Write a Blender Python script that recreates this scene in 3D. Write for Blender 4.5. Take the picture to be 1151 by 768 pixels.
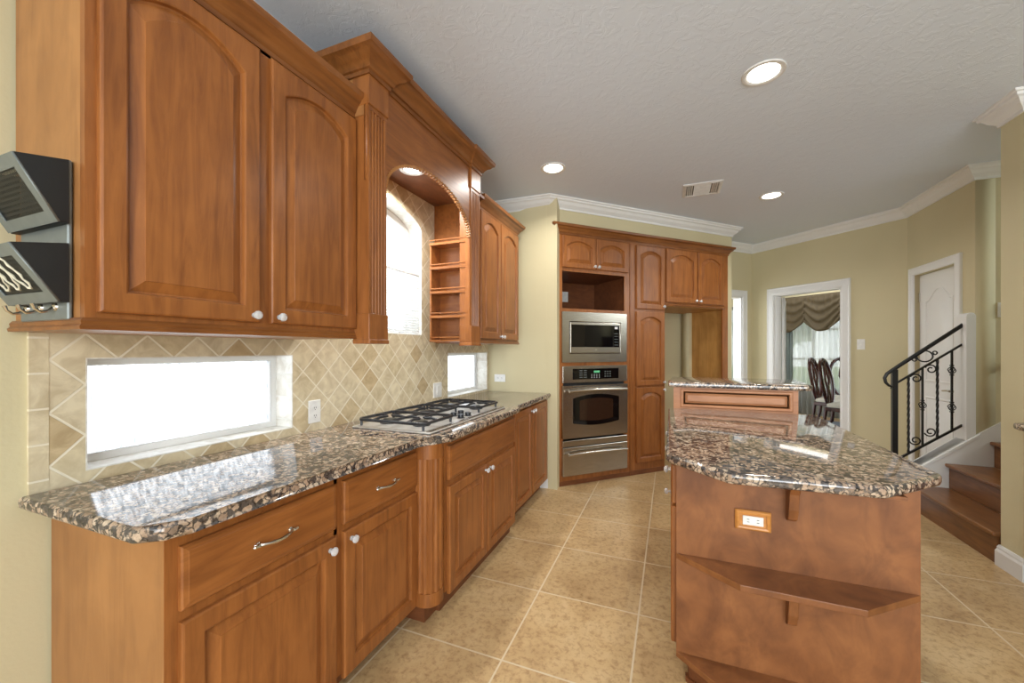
import bpy, bmesh, math, random
from mathutils import Vector, Matrix, Quaternion
random.seed(7)
D = bpy.data
for o in list(D.objects): D.objects.remove(o)
SC = bpy.context.scene
COL = SC.collection
PI = math.pi

# ------------------------------------------------------------------ camera
FPX = 446.0
cam_d = D.cameras.new('camera'); cam = D.objects.new('camera', cam_d); COL.objects.link(cam)
cam.location = (0, 0, 1.33); cam.rotation_euler = (PI/2, 0, 0.3796)
cam_d.sensor_width = 36; cam_d.lens = FPX/1151*36; cam_d.shift_y = 9.2/1151
cam_d.clip_start = .02; cam_d.clip_end = 200
SC.camera = cam
SC.view_settings.view_transform = 'Standard'; SC.view_settings.look = 'None'
SC.view_settings.gamma = 1; SC.view_settings.use_curve_mapping = False
SC.view_settings.exposure = 0.42

def lin(c): return tuple(((v/255)/12.92 if v/255 <= .04045 else ((v/255+.055)/1.055)**2.4) for v in c)
# ------------------------------------------------------------------ daylight and fill light
world = D.worlds.new('sky'); SC.world = world; world.use_nodes = True
bg = world.node_tree.nodes['Background']
bg.inputs[0].default_value = (0.91, 0.96, 1.0, 1); bg.inputs[1].default_value = 3.2
CAN_POWER = 8.0      # watts of each recessed ceiling lamp
REAR_FILL = 120.0   # power of the added fill panel behind the camera

def area(name, loc, rot, sx, sy, power, col=(1, 1, 1), shape='RECTANGLE', spread=PI):
    l = D.lights.new(name, 'AREA'); l.shape = shape; l.size = sx
    if shape == 'RECTANGLE': l.size_y = sy
    l.energy = power; l.color = col; l.spread = spread
    o = D.objects.new(name, l); COL.objects.link(o); o.location = loc; o.rotation_euler = rot
    return o
# added fill panel behind the camera, standing in for daylight from unseen windows
area('rear_fill_light', (1.2, -2.45, 1.6), (PI/2, 0, 0), 4.5, 2.0, REAR_FILL, (.90, .96, 1))
area('dining_room_fill', (2.6, 9.0, 2.7), (0, 0, 0), 1.6, 1.6, 14, (1, .98, .95))  # added overhead panel facing down to brighten the dining room
area('stairwell_daylight', (4.6, 3.85, 2.5), (0, math.radians(50), 0), .8, .8, 22, (.85, .95, 1))

# ------------------------------------------------------------------ materials
def newmat(name):
    m = D.materials.new(name); m.use_nodes = True
    nt = m.node_tree; return m, nt, nt.nodes, nt.links, nt.nodes['Principled BSDF']
def setin(p, **k):
    for a, v in k.items():
        a = a.replace('_', ' ')
        if a in p.inputs: p.inputs[a].default_value = v
def rgba(c): return (*lin(c), 1)
def coords(N, L, scale=(1, 1, 1), rot=(0, 0, 0), loc=(0, 0, 0), rnd=False):
    tc = N.new('ShaderNodeTexCoord'); mp = N.new('ShaderNodeMapping')
    mp.inputs['Scale'].default_value = scale; mp.inputs['Rotation'].default_value = rot; mp.inputs['Location'].default_value = loc
    src = tc.outputs['Object']
    if rnd:
        oi = N.new('ShaderNodeObjectInfo'); m = N.new('ShaderNodeVectorMath'); m.operation = 'SCALE'
        m.inputs[0].default_value = (13, 7, 11); L.new(oi.outputs['Random'], m.inputs['Scale'])
        a = N.new('ShaderNodeVectorMath'); a.operation = 'ADD'; L.new(src, a.inputs[0]); L.new(m.outputs[0], a.inputs[1]); src = a.outputs[0]
    L.new(src, mp.inputs['Vector']); return mp.outputs['Vector']
def noise(N, L, vec, scale, detail=4, rough=.5, dist=0):
    n = N.new('ShaderNodeTexNoise'); L.new(vec, n.inputs['Vector'])
    n.inputs['Scale'].default_value = scale; n.inputs['Detail'].default_value = detail
    n.inputs['Roughness'].default_value = rough; n.inputs['Distortion'].default_value = dist
    return n.outputs['Fac']
def ramp(N, L, fac, stops):
    r = N.new('ShaderNodeValToRGB'); L.new(fac, r.inputs['Fac']); el = r.color_ramp.elements
    while len(el) < len(stops): el.new(.5)
    for e, (p, c) in zip(el, stops):
        e.position = p; e.color = rgba(c) if len(c) == 3 else c
    return r.outputs['Color']
def mix(N, L, fac, a, b, mode='MIX'):
    m = N.new('ShaderNodeMix'); m.data_type = 'RGBA'; m.blend_type = mode
    for s, v in (('Factor', fac),):
        if isinstance(v, (int, float)): m.inputs[0].default_value = v
        else: L.new(v, m.inputs[0])
    for i, v in ((6, a), (7, b)):
        if isinstance(v, tuple): m.inputs[i].default_value = v
        else: L.new(v, m.inputs[i])
    return m.outputs[2]
def bump(N, L, P, h, strength=.2, dist=.01):
    b = N.new('ShaderNodeBump'); b.inputs['Strength'].default_value = strength; b.inputs['Distance'].default_value = dist
    L.new(h, b.inputs['Height']); L.new(b.outputs[0], P.inputs['Normal'])

def wood(name, c1, c2, grain=(11, 11, 1.1), rough=.3, blotch=.25):
    m, nt, N, L, P = newmat(name)
    v = coords(N, L, grain, rnd=True)
    n1 = noise(N, L, v, 2.6, 8, .62, .8)
    c = ramp(N, L, n1, [(.22, c1), (.60, c2)])
    v2 = coords(N, L, (1, 1, 1), rnd=True)
    n2 = noise(N, L, v2, 5, 3, .5, .6)
    dk = ramp(N, L, n2, [(.3, (205, 196, 190)), (.7, (255, 255, 255))])
    c = mix(N, L, blotch*2, c, mix(N, L, 1.0, c, dk, 'MULTIPLY'))
    L.new(c, P.inputs['Base Color'])
    setin(P, Roughness=rough+.05, Coat_Weight=.06, Coat_Roughness=.2)
    P.inputs['Specular IOR Level'].default_value = .4
    bump(N, L, P, n1, .04, .003)
    return m
WC1, WC2 = (120, 69, 32), (162, 101, 50)
M = {}
M['wood'] = wood('maple_vertical', WC1, WC2)
M['wood_h'] = wood('maple_horizontal', WC1, WC2, (1.1, 11, 11))
M['crown'] = wood('maple_moulding_glaze_shade', (104, 60, 28), (146, 92, 46), (1.1, 11, 11))  # stain glaze in the profile, plus some of its shade put into the colour
M['wood_side'] = wood('maple_end_panel', (144, 96, 54), (172, 120, 70), (5, 5, .8), .36)
M['wood_red'] = wood('maple_island_panel', (102, 60, 32), (152, 98, 56), (3.0, 3.0, 1.6), .34, .5)
M['wood_ply'] = wood('varnished_ply', (172, 120, 58), (200, 150, 84), (9, 9, .8), .45)
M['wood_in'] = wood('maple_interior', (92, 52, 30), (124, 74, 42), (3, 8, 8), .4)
M['wood_lit'] = wood('maple_bar_panel_lit', (172, 112, 74), (198, 140, 98), (1.1, 8, 8), .35)  # paler maple: the light falling on the bar panel is put into the colour
M['stair_wood'] = wood('oak_stair', (96, 60, 32), (138, 92, 52), (9, 1.0, 9), .28)
M['dark_wood'] = wood('mahogany', (30, 12, 8), (64, 26, 16), (9, 9, 1), .15)
M['outlet_wood'] = wood('outlet_oak', (176, 112, 48), (206, 142, 74), (1.1, 12, 12), .3)

def flat(name, c, rough=.5, metal=0, **k):
    m, nt, N, L, P = newmat(name); P.inputs['Base Color'].default_value = rgba(c)
    setin(P, Roughness=rough, Metallic=metal, **k)
    # faint procedural variation
    v = coords(N, L); n = noise(N, L, v, 30, 2)
    c2 = tuple(int(x*.94) for x in c)
    L.new(ramp(N, L, n, [(.3, c2), (.7, c)]), P.inputs['Base Color'])
    return m
def painted(name, c, bs=.15, sc=90, rough=.75):
    m, nt, N, L, P = newmat(name); v = coords(N, L)
    n = noise(N, L, v, sc, 3, .5); n2 = noise(N, L, v, 1.3, 2)
    L.new(ramp(N, L, n2, [(.3, tuple(int(x*.97) for x in c)), (.7, c)]), P.inputs['Base Color'])
    setin(P, Roughness=rough); bump(N, L, P, n, bs, .004); return m
M['wall'] = painted('wall_paint_khaki', (208, 197, 160))
M['white'] = painted('trim_paint_white', (232, 232, 230), .02, 40, .4)
def ceiling_mat():
    m, nt, N, L, P = newmat('ceiling_knockdown'); v = coords(N, L, (1, 1, 1))
    n = noise(N, L, v, 15, 5, .65, 1.0)
    r = ramp(N, L, n, [(.48, (0, 0, 0)), (.56, (255, 255, 255))])
    n2 = noise(N, L, v, 45, 2, .5)
    P.inputs['Base Color'].default_value = rgba((218, 227, 240)); setin(P, Roughness=.8)
    h = mix(N, L, .3, r, n2); bump(N, L, P, h, .2, .005); return m
M['ceiling'] = ceiling_mat()

def granite():
    m, nt, N, L, P = newmat('granite'); v = coords(N, L)
    nz = N.new('ShaderNodeTexNoise'); L.new(v, nz.inputs['Vector']); nz.inputs['Scale'].default_value = 24
    nz.inputs['Detail'].default_value = 6; nz.inputs['Roughness'].default_value = .65
    a = N.new('ShaderNodeVectorMath'); a.operation = 'MULTIPLY_ADD'; L.new(nz.outputs['Color'], a.inputs[0])
    a.inputs[1].default_value = (.040, .040, .040); L.new(v, a.inputs[2])
    def vor(scale, feat='F1'):
        t = N.new('ShaderNodeTexVoronoi'); t.feature = feat; L.new(a.outputs[0], t.inputs['Vector']); t.inputs['Scale'].default_value = scale; return t
    d = vor(56, 'DISTANCE_TO_EDGE'); f = vor(56)
    cellc = N.new('ShaderNodeSeparateColor'); L.new(f.outputs['Color'], cellc.inputs[0])
    tan = ramp(N, L, cellc.outputs[0], [(0, (58, 54, 54)), (.24, (92, 84, 80)), (.32, (156, 132, 112)), (.6, (188, 162, 138)), (1, (212, 192, 168))])
    ne = noise(N, L, v, 55, 5, .65)
    ad = N.new('ShaderNodeMath'); ad.operation = 'MULTIPLY_ADD'; L.new(ne, ad.inputs[0]); ad.inputs[1].default_value = .55; L.new(d.outputs['Distance'], ad.inputs[2])
    edge = ramp(N, L, ad.outputs[0], [(.30, (0, 0, 0)), (.44, (255, 255, 255))])
    n2 = noise(N, L, v, 70, 4, .6)
    matrix = ramp(N, L, n2, [(.40, (24, 24, 28)), (.62, (112, 104, 98))])
    c = mix(N, L, edge, matrix, tan)
    n3 = noise(N, L, v, 120, 3, .6)
    c = mix(N, L, .35, c, mix(N, L, 1.0, c, ramp(N, L, n3, [(.35, (130, 125, 120)), (.6, (255, 255, 255))]), 'MULTIPLY'))
    L.new(c, P.inputs['Base Color']); setin(P, Roughness=.05); P.inputs['Specular IOR Level'].default_value = 1.0
    return m
M['granite'] = granite()

def floor_mat():
    T = .5232
    m, nt, N, L, P = newmat('floor_tile'); v = coords(N, L, loc=(.6707, -1.5616 + T*20, 0)); v0 = coords(N, L)
    b = N.new('ShaderNodeTexBrick'); L.new(v, b.inputs['Vector']); b.offset = 0; b.squash = 1
    for k, x in (('Scale', 1), ('Mortar Size', .0045), ('Mortar Smooth', .15), ('Bias', 0), ('Brick Width', T), ('Row Height', T)): b.inputs[k].default_value = x
    b.inputs['Color1'].default_value = (1, 1, 1, 1); b.inputs['Color2'].default_value = (.88, .88, .88, 1); b.inputs['Mortar'].default_value = (1, 1, 1, 1)
    n1 = noise(N, L, v0, 3.2, 5, .6, .5); n2 = noise(N, L, v0, 34, 8, .75, .3)
    c = ramp(N, L, n1, [(.3, (176, 144, 101)), (.5, (196, 165, 119)), (.72, (208, 180, 136))])
    sp = ramp(N, L, n2, [(.36, (168, 138, 104)), (.52, (255, 255, 255))])
    c = mix(N, L, .55, c, mix(N, L, 1.0, c, sp, 'MULTIPLY'))
    c = mix(N, L, 1.0, c, b.outputs['Color'], 'MULTIPLY')
    c = mix(N, L, b.outputs['Fac'], c, rgba((208, 190, 158)))
    L.new(c, P.inputs['Base Color']); setin(P, Roughness=.34)
    inv = N.new('ShaderNodeMath'); inv.operation = 'SUBTRACT'; inv.inputs[0].default_value = 1; L.new(b.outputs['Fac'], inv.inputs[1])
    bump(N, L, P, inv.outputs[0], .25, .004); return m
M['floor'] = floor_mat()

def tile_mat(name, S, rot, c0, c1, c2, grout, vec='YZ'):
    # stone tiles laid on the plane X = const: (y, z) -> brick space
    m, nt, N, L, P = newmat(name)
    tc = N.new('ShaderNodeTexCoord'); sx = N.new('ShaderNodeSeparateXYZ'); L.new(tc.outputs['Object'], sx.inputs[0])
    cx = N.new('ShaderNodeCombineXYZ'); L.new(sx.outputs['Y'], cx.inputs[0]); L.new(sx.outputs['Z'], cx.inputs[1])
    mp = N.new('ShaderNodeMapping'); L.new(cx.outputs[0], mp.inputs['Vector'])
    mp.inputs['Location'].default_value = (10*S, 10*S, 0) if not rot else (20*S - .585*math.cos(rot) + 1.30*math.sin(rot), 20*S - .585*math.sin(rot) - 1.30*math.cos(rot), 0)
    mp.inputs['Rotation'].default_value = (0, 0, rot)
    b = N.new('ShaderNodeTexBrick'); L.new(mp.outputs[0], b.inputs['Vector']); b.offset = 0; b.squash = 1
    for k, x in (('Scale', 1), ('Mortar Size', .0035), ('Mortar Smooth', .2), ('Bias', 0), ('Brick Width', S), ('Row Height', S)): b.inputs[k].default_value = x
    b.inputs['Color1'].default_value = (0, 0, 0, 1); b.inputs['Color2'].default_value = (1, 1, 1, 1); b.inputs['Mortar'].default_value = (.5, .5, .5, 1)
    v0 = coords(N, L); n1 = noise(N, L, v0, 14, 5, .6, .8)
    t = ramp(N, L, b.outputs['Color'], [(0, c0), (.10, c0), (.2, c1), (.8, c2), (1, c2)])
    sh = ramp(N, L, n1, [(.35, (214, 206, 196)), (.65, (255, 255, 255))])
    c = mix(N, L, .8, t, mix(N, L, 1.0, t, sh, 'MULTIPLY'))
    c = mix(N, L, b.outputs['Fac'], c, rgba(grout))
    L.new(c, P.inputs['Base Color']); setin(P, Roughness=.5)
    inv = N.new('ShaderNodeMath'); inv.operation = 'SUBTRACT'; inv.inputs[0].default_value = 1; L.new(b.outputs['Fac'], inv.inputs[1])
    bump(N, L, P, inv.outputs[0], .5, .004); return m
M['splash'] = tile_mat('backsplash_diamond_tile', .113, PI/4, (204, 184, 146), (216, 202, 168), (224, 212, 182), (230, 222, 200))
M['border'] = tile_mat('backsplash_border_tile', .105, 0, (212, 196, 162), (218, 205, 172), (224, 212, 182), (230, 221, 198))
M['reveal'] = tile_mat('window_reveal_tile', .11, 0, (224, 222, 214), (230, 229, 222), (236, 235, 230), (214, 212, 204))

def steel():
    m, nt, N, L, P = newmat('stainless_steel'); v = coords(N, L, (2, 2, 160)); n = noise(N, L, v, 4, 3)
    L.new(ramp(N, L, n, [(.3, (160, 153, 142)), (.7, (188, 181, 170))]), P.inputs['Base Color'])
    setin(P, Metallic=1.0, Roughness=.27); return m
M['steel'] = steel()
M['steel_top'] = flat('brushed_cooktop_steel', (214, 212, 208), .42, .8)
M['nickel'] = flat('satin_nickel', (214, 208, 198), .22, 1)
M['black'] = flat('black_iron', (16, 16, 17), .35)
M['gloss_black'] = flat('black_glass', (10, 10, 12), .05)
M['enamel'] = flat('black_enamel', (34, 36, 40), .3)
M['plastic'] = flat('white_plastic', (236, 236, 232), .35)
M['slot'] = flat('dark_slot', (60, 58, 56), .5)
M['grey_metal'] = flat('grey_painted_metal', (124, 130, 128), .42, .3)
M['organizer_black'] = flat('black_painted_metal', (26, 27, 28), .5)
M['cream_cord'] = flat('cream_cord', (222, 214, 190), .7)
M['lamp_trim'] = flat('lamp_trim_white', (228, 228, 226), .4)
M['valance'] = painted('olive_gold_fabric', (82, 68, 40), .3, 200, .6)
M['drape'] = painted('grey_green_fabric', (120, 128, 122), .2, 200, .8)
M['foliage'] = painted('leaf_green', (88, 122, 62), .3, 60, .7)
M['bark'] = painted('bark_brown', (110, 96, 80), .4, 40, .9)
M['grass'] = painted('lawn_green', (120, 150, 84), .4, 60, .9)
M['rug'] = painted('blue_grey_rug', (122, 128, 138), .3, 200, .95)
M['seat'] = painted('pale_damask', (196, 190, 176), .2, 100, .7)
def emis(name, c, s):
    m, nt, N, L, P = newmat(name); P.inputs['Base Color'].default_value = rgba(c)
    P.inputs['Emission Color'].default_value = rgba(c); P.inputs['Emission Strength'].default_value = s; return m
M['bulb'] = emis('lit_lamp_lens', (255, 248, 236), 6)
M['display'] = emis('green_display', (90, 170, 120), .25)
def crystal():
    m, nt, N, L, P = newmat('crystal_knob'); P.inputs['Base Color'].default_value = (.95, .95, .95, 1)
    setin(P, Roughness=.06, Transmission_Weight=.55, IOR=1.5); return m
M['crystal'] = crystal()
def rain_glass():
    m, nt, N, L, P = newmat('rain_glass'); v = coords(N, L, (1, 60, 7)); n = noise(N, L, v, 2.2, 4, .6, .4)
    v1 = coords(N, L); big = noise(N, L, v1, 2.0, 2)
    c = ramp(N, L, n, [(.32, (176, 180, 184)), (.6, (252, 252, 252))])
    t = N.new('ShaderNodeBsdfTranslucent'); L.new(c, t.inputs[0])
    g = N.new('ShaderNodeBsdfGlossy'); g.inputs[1].default_value = .1
    tr = N.new('ShaderNodeBsdfTransparent'); L.new(c, tr.inputs[0])
    s0 = N.new('ShaderNodeMixShader'); s0.inputs[0].default_value = .45; L.new(t.outputs[0], s0.inputs[1]); L.new(tr.outputs[0], s0.inputs[2])
    s = N.new('ShaderNodeMixShader'); s.inputs[0].default_value = .04; L.new(s0.outputs[0], s.inputs[1]); L.new(g.outputs[0], s.inputs[2])
    L.new(s.outputs[0], N['Material Output'].inputs[0]); return m
M['rain'] = rain_glass()
def clear():
    m, nt, N, L, P = newmat('clear_glass')
    g = N.new('ShaderNodeBsdfGlossy'); g.inputs[1].default_value = .02
    tr = N.new('ShaderNodeBsdfTransparent'); tr.inputs[0].default_value = (.96, .98, .97, 1)
    s = N.new('ShaderNodeMixShader'); s.inputs[0].default_value = .06; L.new(tr.outputs[0], s.inputs[1]); L.new(g.outputs[0], s.inputs[2])
    L.new(s.outputs[0], N['Material Output'].inputs[0]); return m
M['glass'] = clear()
def sheer(name, c, a):
    m, nt, N, L, P = newmat(name); v = coords(N, L, (60, 60, 1)); n = noise(N, L, v, 1.2, 2)
    t = N.new('ShaderNodeBsdfTranslucent'); L.new(ramp(N, L, n, [(.3, tuple(int(x*.86) for x in c)), (.7, c)]), t.inputs[0])
    d = N.new('ShaderNodeBsdfDiffuse'); d.inputs[0].default_value = rgba(c)
    s1 = N.new('ShaderNodeMixShader'); s1.inputs[0].default_value = .35; L.new(t.outputs[0], s1.inputs[1]); L.new(d.outputs[0], s1.inputs[2])
    tr = N.new('ShaderNodeBsdfTransparent')
    s = N.new('ShaderNodeMixShader'); s.inputs[0].default_value = a; L.new(s1.outputs[0], s.inputs[1]); L.new(tr.outputs[0], s.inputs[2])
    L.new(s.outputs[0], N['Material Output'].inputs[0]); return m
M['sheer'] = sheer('sheer_voile', (200, 200, 196), .32)
M['shade'] = sheer('pleated_shade_cloth', (240, 240, 240), .5)
def mesh_metal():
    m, nt, N, L, P = newmat('expanded_metal_mesh'); P.inputs['Base Color'].default_value = rgba((40, 42, 44)); setin(P, Roughness=.4, Metallic=.5)
    v = coords(N, L, (130, 130, 70), (0, PI/4, 0))
    w = N.new('ShaderNodeTexVoronoi'); w.feature = 'DISTANCE_TO_EDGE'; w.inputs['Randomness'].default_value = 0; L.new(coords(N, L, (1, 1, 1), (0, PI/4, 0)), w.inputs['Vector']); w.inputs['Scale'].default_value = 190
    r = N.new('ShaderNodeMath'); r.operation = 'GREATER_THAN'; r.inputs[1].default_value = .16; L.new(w.outputs['Distance'], r.inputs[0])
    tr = N.new('ShaderNodeBsdfTransparent'); s = N.new('ShaderNodeMixShader'); L.new(r.outputs[0], s.inputs[0]); L.new(P.outputs[0], s.inputs[1]); L.new(tr.outputs[0], s.inputs[2])
    L.new(s.outputs[0], N['Material Output'].inputs[0]); return m
M['mesh'] = mesh_metal()

# ------------------------------------------------------------------ mesh helpers
class MB:
    def __init__(s): s.bm = bmesh.new()
    def box(s, x0, x1, y0, y1, z0, z1, bev=0, seg=1):
        vs = [s.bm.verts.new((x, y, z)) for x in (x0, x1) for y in (y0, y1) for z in (z0, z1)]
        fs = [s.bm.faces.new([vs[i] for i in q]) for q in ((0, 1, 3, 2), (4, 6, 7, 5), (0, 4, 5, 1), (2, 3, 7, 6), (0, 2, 6, 4), (1, 5, 7, 3))]
        if bev:
            es = list({e for f in fs for e in f.edges})
            bmesh.ops.bevel(s.bm, geom=es, offset=bev, segments=seg, affect='EDGES', profile=.5)
        return s
    def prism(s, pts, a0, a1, axis='z', bev=0, seg=2):
        """polygon pts extruded between a0 and a1 along axis; pts are the other two coordinates in xyz order"""
        def P(p, a): return {'z': (p[0], p[1], a), 'y': (p[0], a, p[1]), 'x': (a, p[0], p[1])}[axis]
        lo = [s.bm.verts.new(P(p, a0)) for p in pts]; hi = [s.bm.verts.new(P(p, a1)) for p in pts]
        n = len(pts); fs = [s.bm.faces.new(lo[::-1]), s.bm.faces.new(hi)]
        caps = list({e for f in fs for e in f.edges})
        for i in range(n): s.bm.faces.new((lo[i], lo[(i+1) % n], hi[(i+1) % n], hi[i]))
        if bev: bmesh.ops.bevel(s.bm, geom=caps, offset=bev, segments=seg, affect='EDGES', profile=.5)
        return s
    def loops(s, L, cap0=True, cap1=True, closed=True):
        R = [[s.bm.verts.new(p) for p in l] for l in L]; n = len(R[0])
        for a, b in zip(R, R[1:]):
            for i in range(n if closed else n-1): s.bm.faces.new((a[i], a[(i+1) % n], b[(i+1) % n], b[i]))
        if cap0: s.bm.faces.new(R[0][::-1])
        if cap1: s.bm.faces.new(R[-1])
        return s
    def tube(s, path, r, n=8, sq=False, twist=0):
        path = [Vector(p) for p in path]; L = []; t0 = (path[1]-path[0]).normalized()
        up = Vector((0, 0, 1)) if abs(t0.z) < .9 else Vector((0, 1, 0))
        nrm = (up - t0*up.dot(t0)).normalized()
        for i, p in enumerate(path):
            t = (path[min(i+1, len(path)-1)]-path[max(i-1, 0)]).normalized()
            nrm = (nrm - t*nrm.dot(t)).normalized(); b = t.cross(nrm)
            rr = r[i] if isinstance(r, (list, tuple)) else r
            a0 = twist*i + (PI/4 if sq else 0)
            L.append([p + (nrm*math.cos(a0+2*PI*k/n)+b*math.sin(a0+2*PI*k/n))*rr for k in range(n)])
        return s.loops(L)
    def lathe(s, o, axis, prof, n=16):
        """prof: (distance along axis, radius)"""
        o = Vector(o); ax = Vector(axis).normalized(); u = ax.orthogonal().normalized(); w = ax.cross(u)
        return s.loops([[o+ax*h+(u*math.cos(2*PI*k/n)+w*math.sin(2*PI*k/n))*max(r, 1e-4) for k in range(n)] for h, r in prof])
    def sweep(s, path, prof, fn=lambda x, y, t: (x, y, t), closed=False):
        """profile (d, t) carried along a 2D path with mitred corners; d is to the right of travel"""
        n = len(path); L = []
        P = [Vector(p) for p in path]
        for i in range(n):
            def rn(a, b): d = (b-a).normalized(); return Vector((d.y, -d.x))
            ns = []
            if i > 0 or closed: ns.append(rn(P[i-1], P[i]))
            if i < n-1 or closed: ns.append(rn(P[i], P[(i+1) % n]))
            m = ns[0] if len(ns) == 1 else (ns[0]+ns[1])/(1+ns[0].dot(ns[1]))
            L.append([fn(P[i].x+m.x*d, P[i].y+m.y*d, t) for d, t in prof])
        if closed: L.append(L[0])
        return s.loops(L, not closed, not closed)
    def build(s, name, mat, parent=None, smooth=False, mw=None):
        bm = s.bm
        bmesh.ops.remove_doubles(bm, verts=bm.verts, dist=1e-6)
        bmesh.ops.recalc_face_normals(bm, faces=bm.faces)
        me = D.meshes.new(name); bm.to_mesh(me); bm.free()
        if isinstance(mat, str): mat = M[mat]
        me.materials.append(mat)
        if smooth:
            for p in me.polygons: p.use_smooth = not (mat.name == 'granite' and p.area > .02 and abs(p.normal.z) > .99)
            if smooth != 'all':
                try: me.set_sharp_from_angle(angle=math.radians(38))
                except Exception: pass
        o = D.objects.new(name, me); COL.objects.link(o)
        if parent: o.parent = parent
        return o
def plate(outline, holes, thick, name, mat, parent=None, fn=None):
    """flat sheet with holes; outline/holes in 2D, extruded by thick; fn maps (x, y, t) to 3D"""
    cu = D.curves.new('t', 'CURVE'); cu.dimensions = '2D'; cu.fill_mode = 'BOTH'; cu.extrude = thick/2
    for pts in [outline]+holes:
        sp = cu.splines.new('POLY'); sp.points.add(len(pts)-1); sp.use_cyclic_u = True
        for q, p in zip(sp.points, pts): q.co = (p[0], p[1], 0, 1)
    t = D.objects.new('t', cu); COL.objects.link(t)
    dg = bpy.context.evaluated_depsgraph_get(); dg.update()
    me = D.meshes.new_from_object(t.evaluated_get(dg)); D.objects.remove(t); D.curves.remove(cu)
    for v in me.vertices: v.co = fn(v.co.x, v.co.y, v.co.z+thick/2)
    bm = bmesh.new(); bm.from_mesh(me); bmesh.ops.remove_doubles(bm, verts=bm.verts, dist=1e-5); bmesh.ops.recalc_face_normals(bm, faces=bm.faces); bm.to_mesh(me); bm.free()
    me.materials.clear(); me.materials.append(M[mat]); me.name = name
    o = D.objects.new(name, me); COL.objects.link(o)
    if parent: o.parent = parent
    return o
def thing(name, label, cat, loc=(0, 0, 0), rz=0, group=None):
    o = D.objects.new(name, None); COL.objects.link(o); o.location = loc; o.rotation_euler = (0, 0, rz)
    o.empty_display_size = .1; return tag(o, label, cat, group)
def tag(o, label, cat, group=None, kind=None):
    o['label'] = label; o['category'] = cat
    if group: o['group'] = group
    if kind: o['kind'] = kind
    return o
def struct(o, label=None):
    o['kind'] = 'structure'
    if label: o['label'] = label
    return o
def rect(x0, x1, z0, z1): return [(x0, z0), (x1, z0), (x1, z1), (x0, z1)]

# ------------------------------------------------------------------ room dimensions
H = 2.80; W = -1.715; WW = -1.725; E = 3.66
C0 = Vector((-1.024, 3.72)); A0 = Vector((1.077, 6.53)); B0 = Vector((2.28, 5.33))
eb = (B0-A0).normalized(); nb = Vector((-eb.y, eb.x)); LB = (B0-A0).length; RB = math.atan2(eb.y, eb.x)
def frameobj(name, loc, rz):
    o = D.objects.new(name, None); COL.objects.link(o); o.location = loc; o.rotation_euler = (0, 0, rz); return o
def place(o, loc, rz):
    o.location = loc; o.rotation_euler = (0, 0, rz); return o

# ------------------------------------------------------------------ structure
fl = MB().box(-1.9, 6.4, -2.6, 12, -.1, 0).build('floor', 'floor'); struct(fl)
cp = [(-1.9, -2.6), (6.3, -2.6), (6.3, 6.12), (.79, 11.62), (-1.61, 9.21), (-1.9, 9.2)]
struct(MB().prism(cp, H, H+.1).build('ceiling', 'ceiling'))
# left wall with its three window openings
AW = dict(y0=1.44, y1=2.49, zb=1.435, zs=2.20, rise=.135)
arch = [(AW['y0'], AW['zb']), (AW['y1'], AW['zb'])] + [((AW['y0']+AW['y1'])/2+(AW['y1']-AW['y0'])/2*math.cos(a), AW['zs']+AW['rise']*math.sin(a)) for a in [PI*k/20 for k in range(21)]]
W1 = rect(.665, 1.405, .947, 1.304); W2 = rect(2.86, 3.62, .93, 1.304)
wl = plate(rect(-2.6, 3.8, 0, H), [W1, W2, arch], .15, 'wall_left', 'wall', None, lambda x, y, t: (WW-.15+t, x, y)); struct(wl)
sp = plate([(.585, .905), (3.655, .905), (3.655, 2.46), (1.40, 2.46), (1.40, 1.42), (.585, 1.42)], [W1, W2, arch], .01, 'wall_backsplash', 'splash', None, lambda x, y, t: (WW+t, x, y)); struct(sp)
struct(MB().box(WW, W+.001, .545, .585, .905, 1.385).build('trim_1', 'border'))
# tiled reveals lining each opening
for i, ho in enumerate((W1, W2, arch)):
    inner = [(p[0], p[1]) for p in ho]
    m = MB(); n = len(ho); cxy = (sum(p[0] for p in ho)/n, sum(p[1] for p in ho)/n)
    for a, b in zip(ho, ho[1:]+ho[:1]):
        def ins(p):
            d = Vector((cxy[0]-p[0], cxy[1]-p[1])); return (p[0]+math.copysign(.004, d.x), p[1]+math.copysign(.004, d.y))
        a2, b2 = ins(a), ins(b)
        m.loops([[(x, p[0], p[1]) for p in (a, b, b2, a2)] for x in (WW-.1, W+.0005)])
    struct(m.build('trim_%d' % (i+2), 'reveal'))
struct(MB().box(-1.875, -1.0, E, E+.12, 0, H).build('wall_end', 'wall'))
# angled wall around the built-in cabinets (local x along wall, y into it)
m = MB(); m.box(-.10, 2.44, .014, .74, 2.50, H); m.box(-.10, -.002, .014, .74, 0, 2.5); m.box(2.357, 2.44, .014, .74, 0, 2.5); m.box(-.002, 2.357, .68, .74, 0, 2.5)
R45 = PI/4
o = m.build('wall_angled', 'wall'); place(o, (C0.x, C0.y, 0), R45); struct(o)
# short wall to the left of the back corner, with a cased opening
o = plate([(-1.2, 0), (-.85, 0), (-.85, 2.07), (-.20, 2.07), (-.20, 0), (0, 0), (0, H), (-1.2, H)], [], .12, 'wall_recess', 'wall', None, lambda x, y, t: (x, t, y)); place(o, (A0.x, A0.y, 0), R45); struct(o)
DU0, DU1, DZ = .325, 1.11, 2.065
o = plate([(-.0, 0), (DU0, 0), (DU0, DZ), (DU1, DZ), (DU1, 0), (LB, 0), (LB, H), (0, H)], [], .12, 'wall_back', 'wall', None, lambda x, y, t: (x, t, y)); place(o, (A0.x, A0.y, 0), RB); struct(o)
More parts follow.
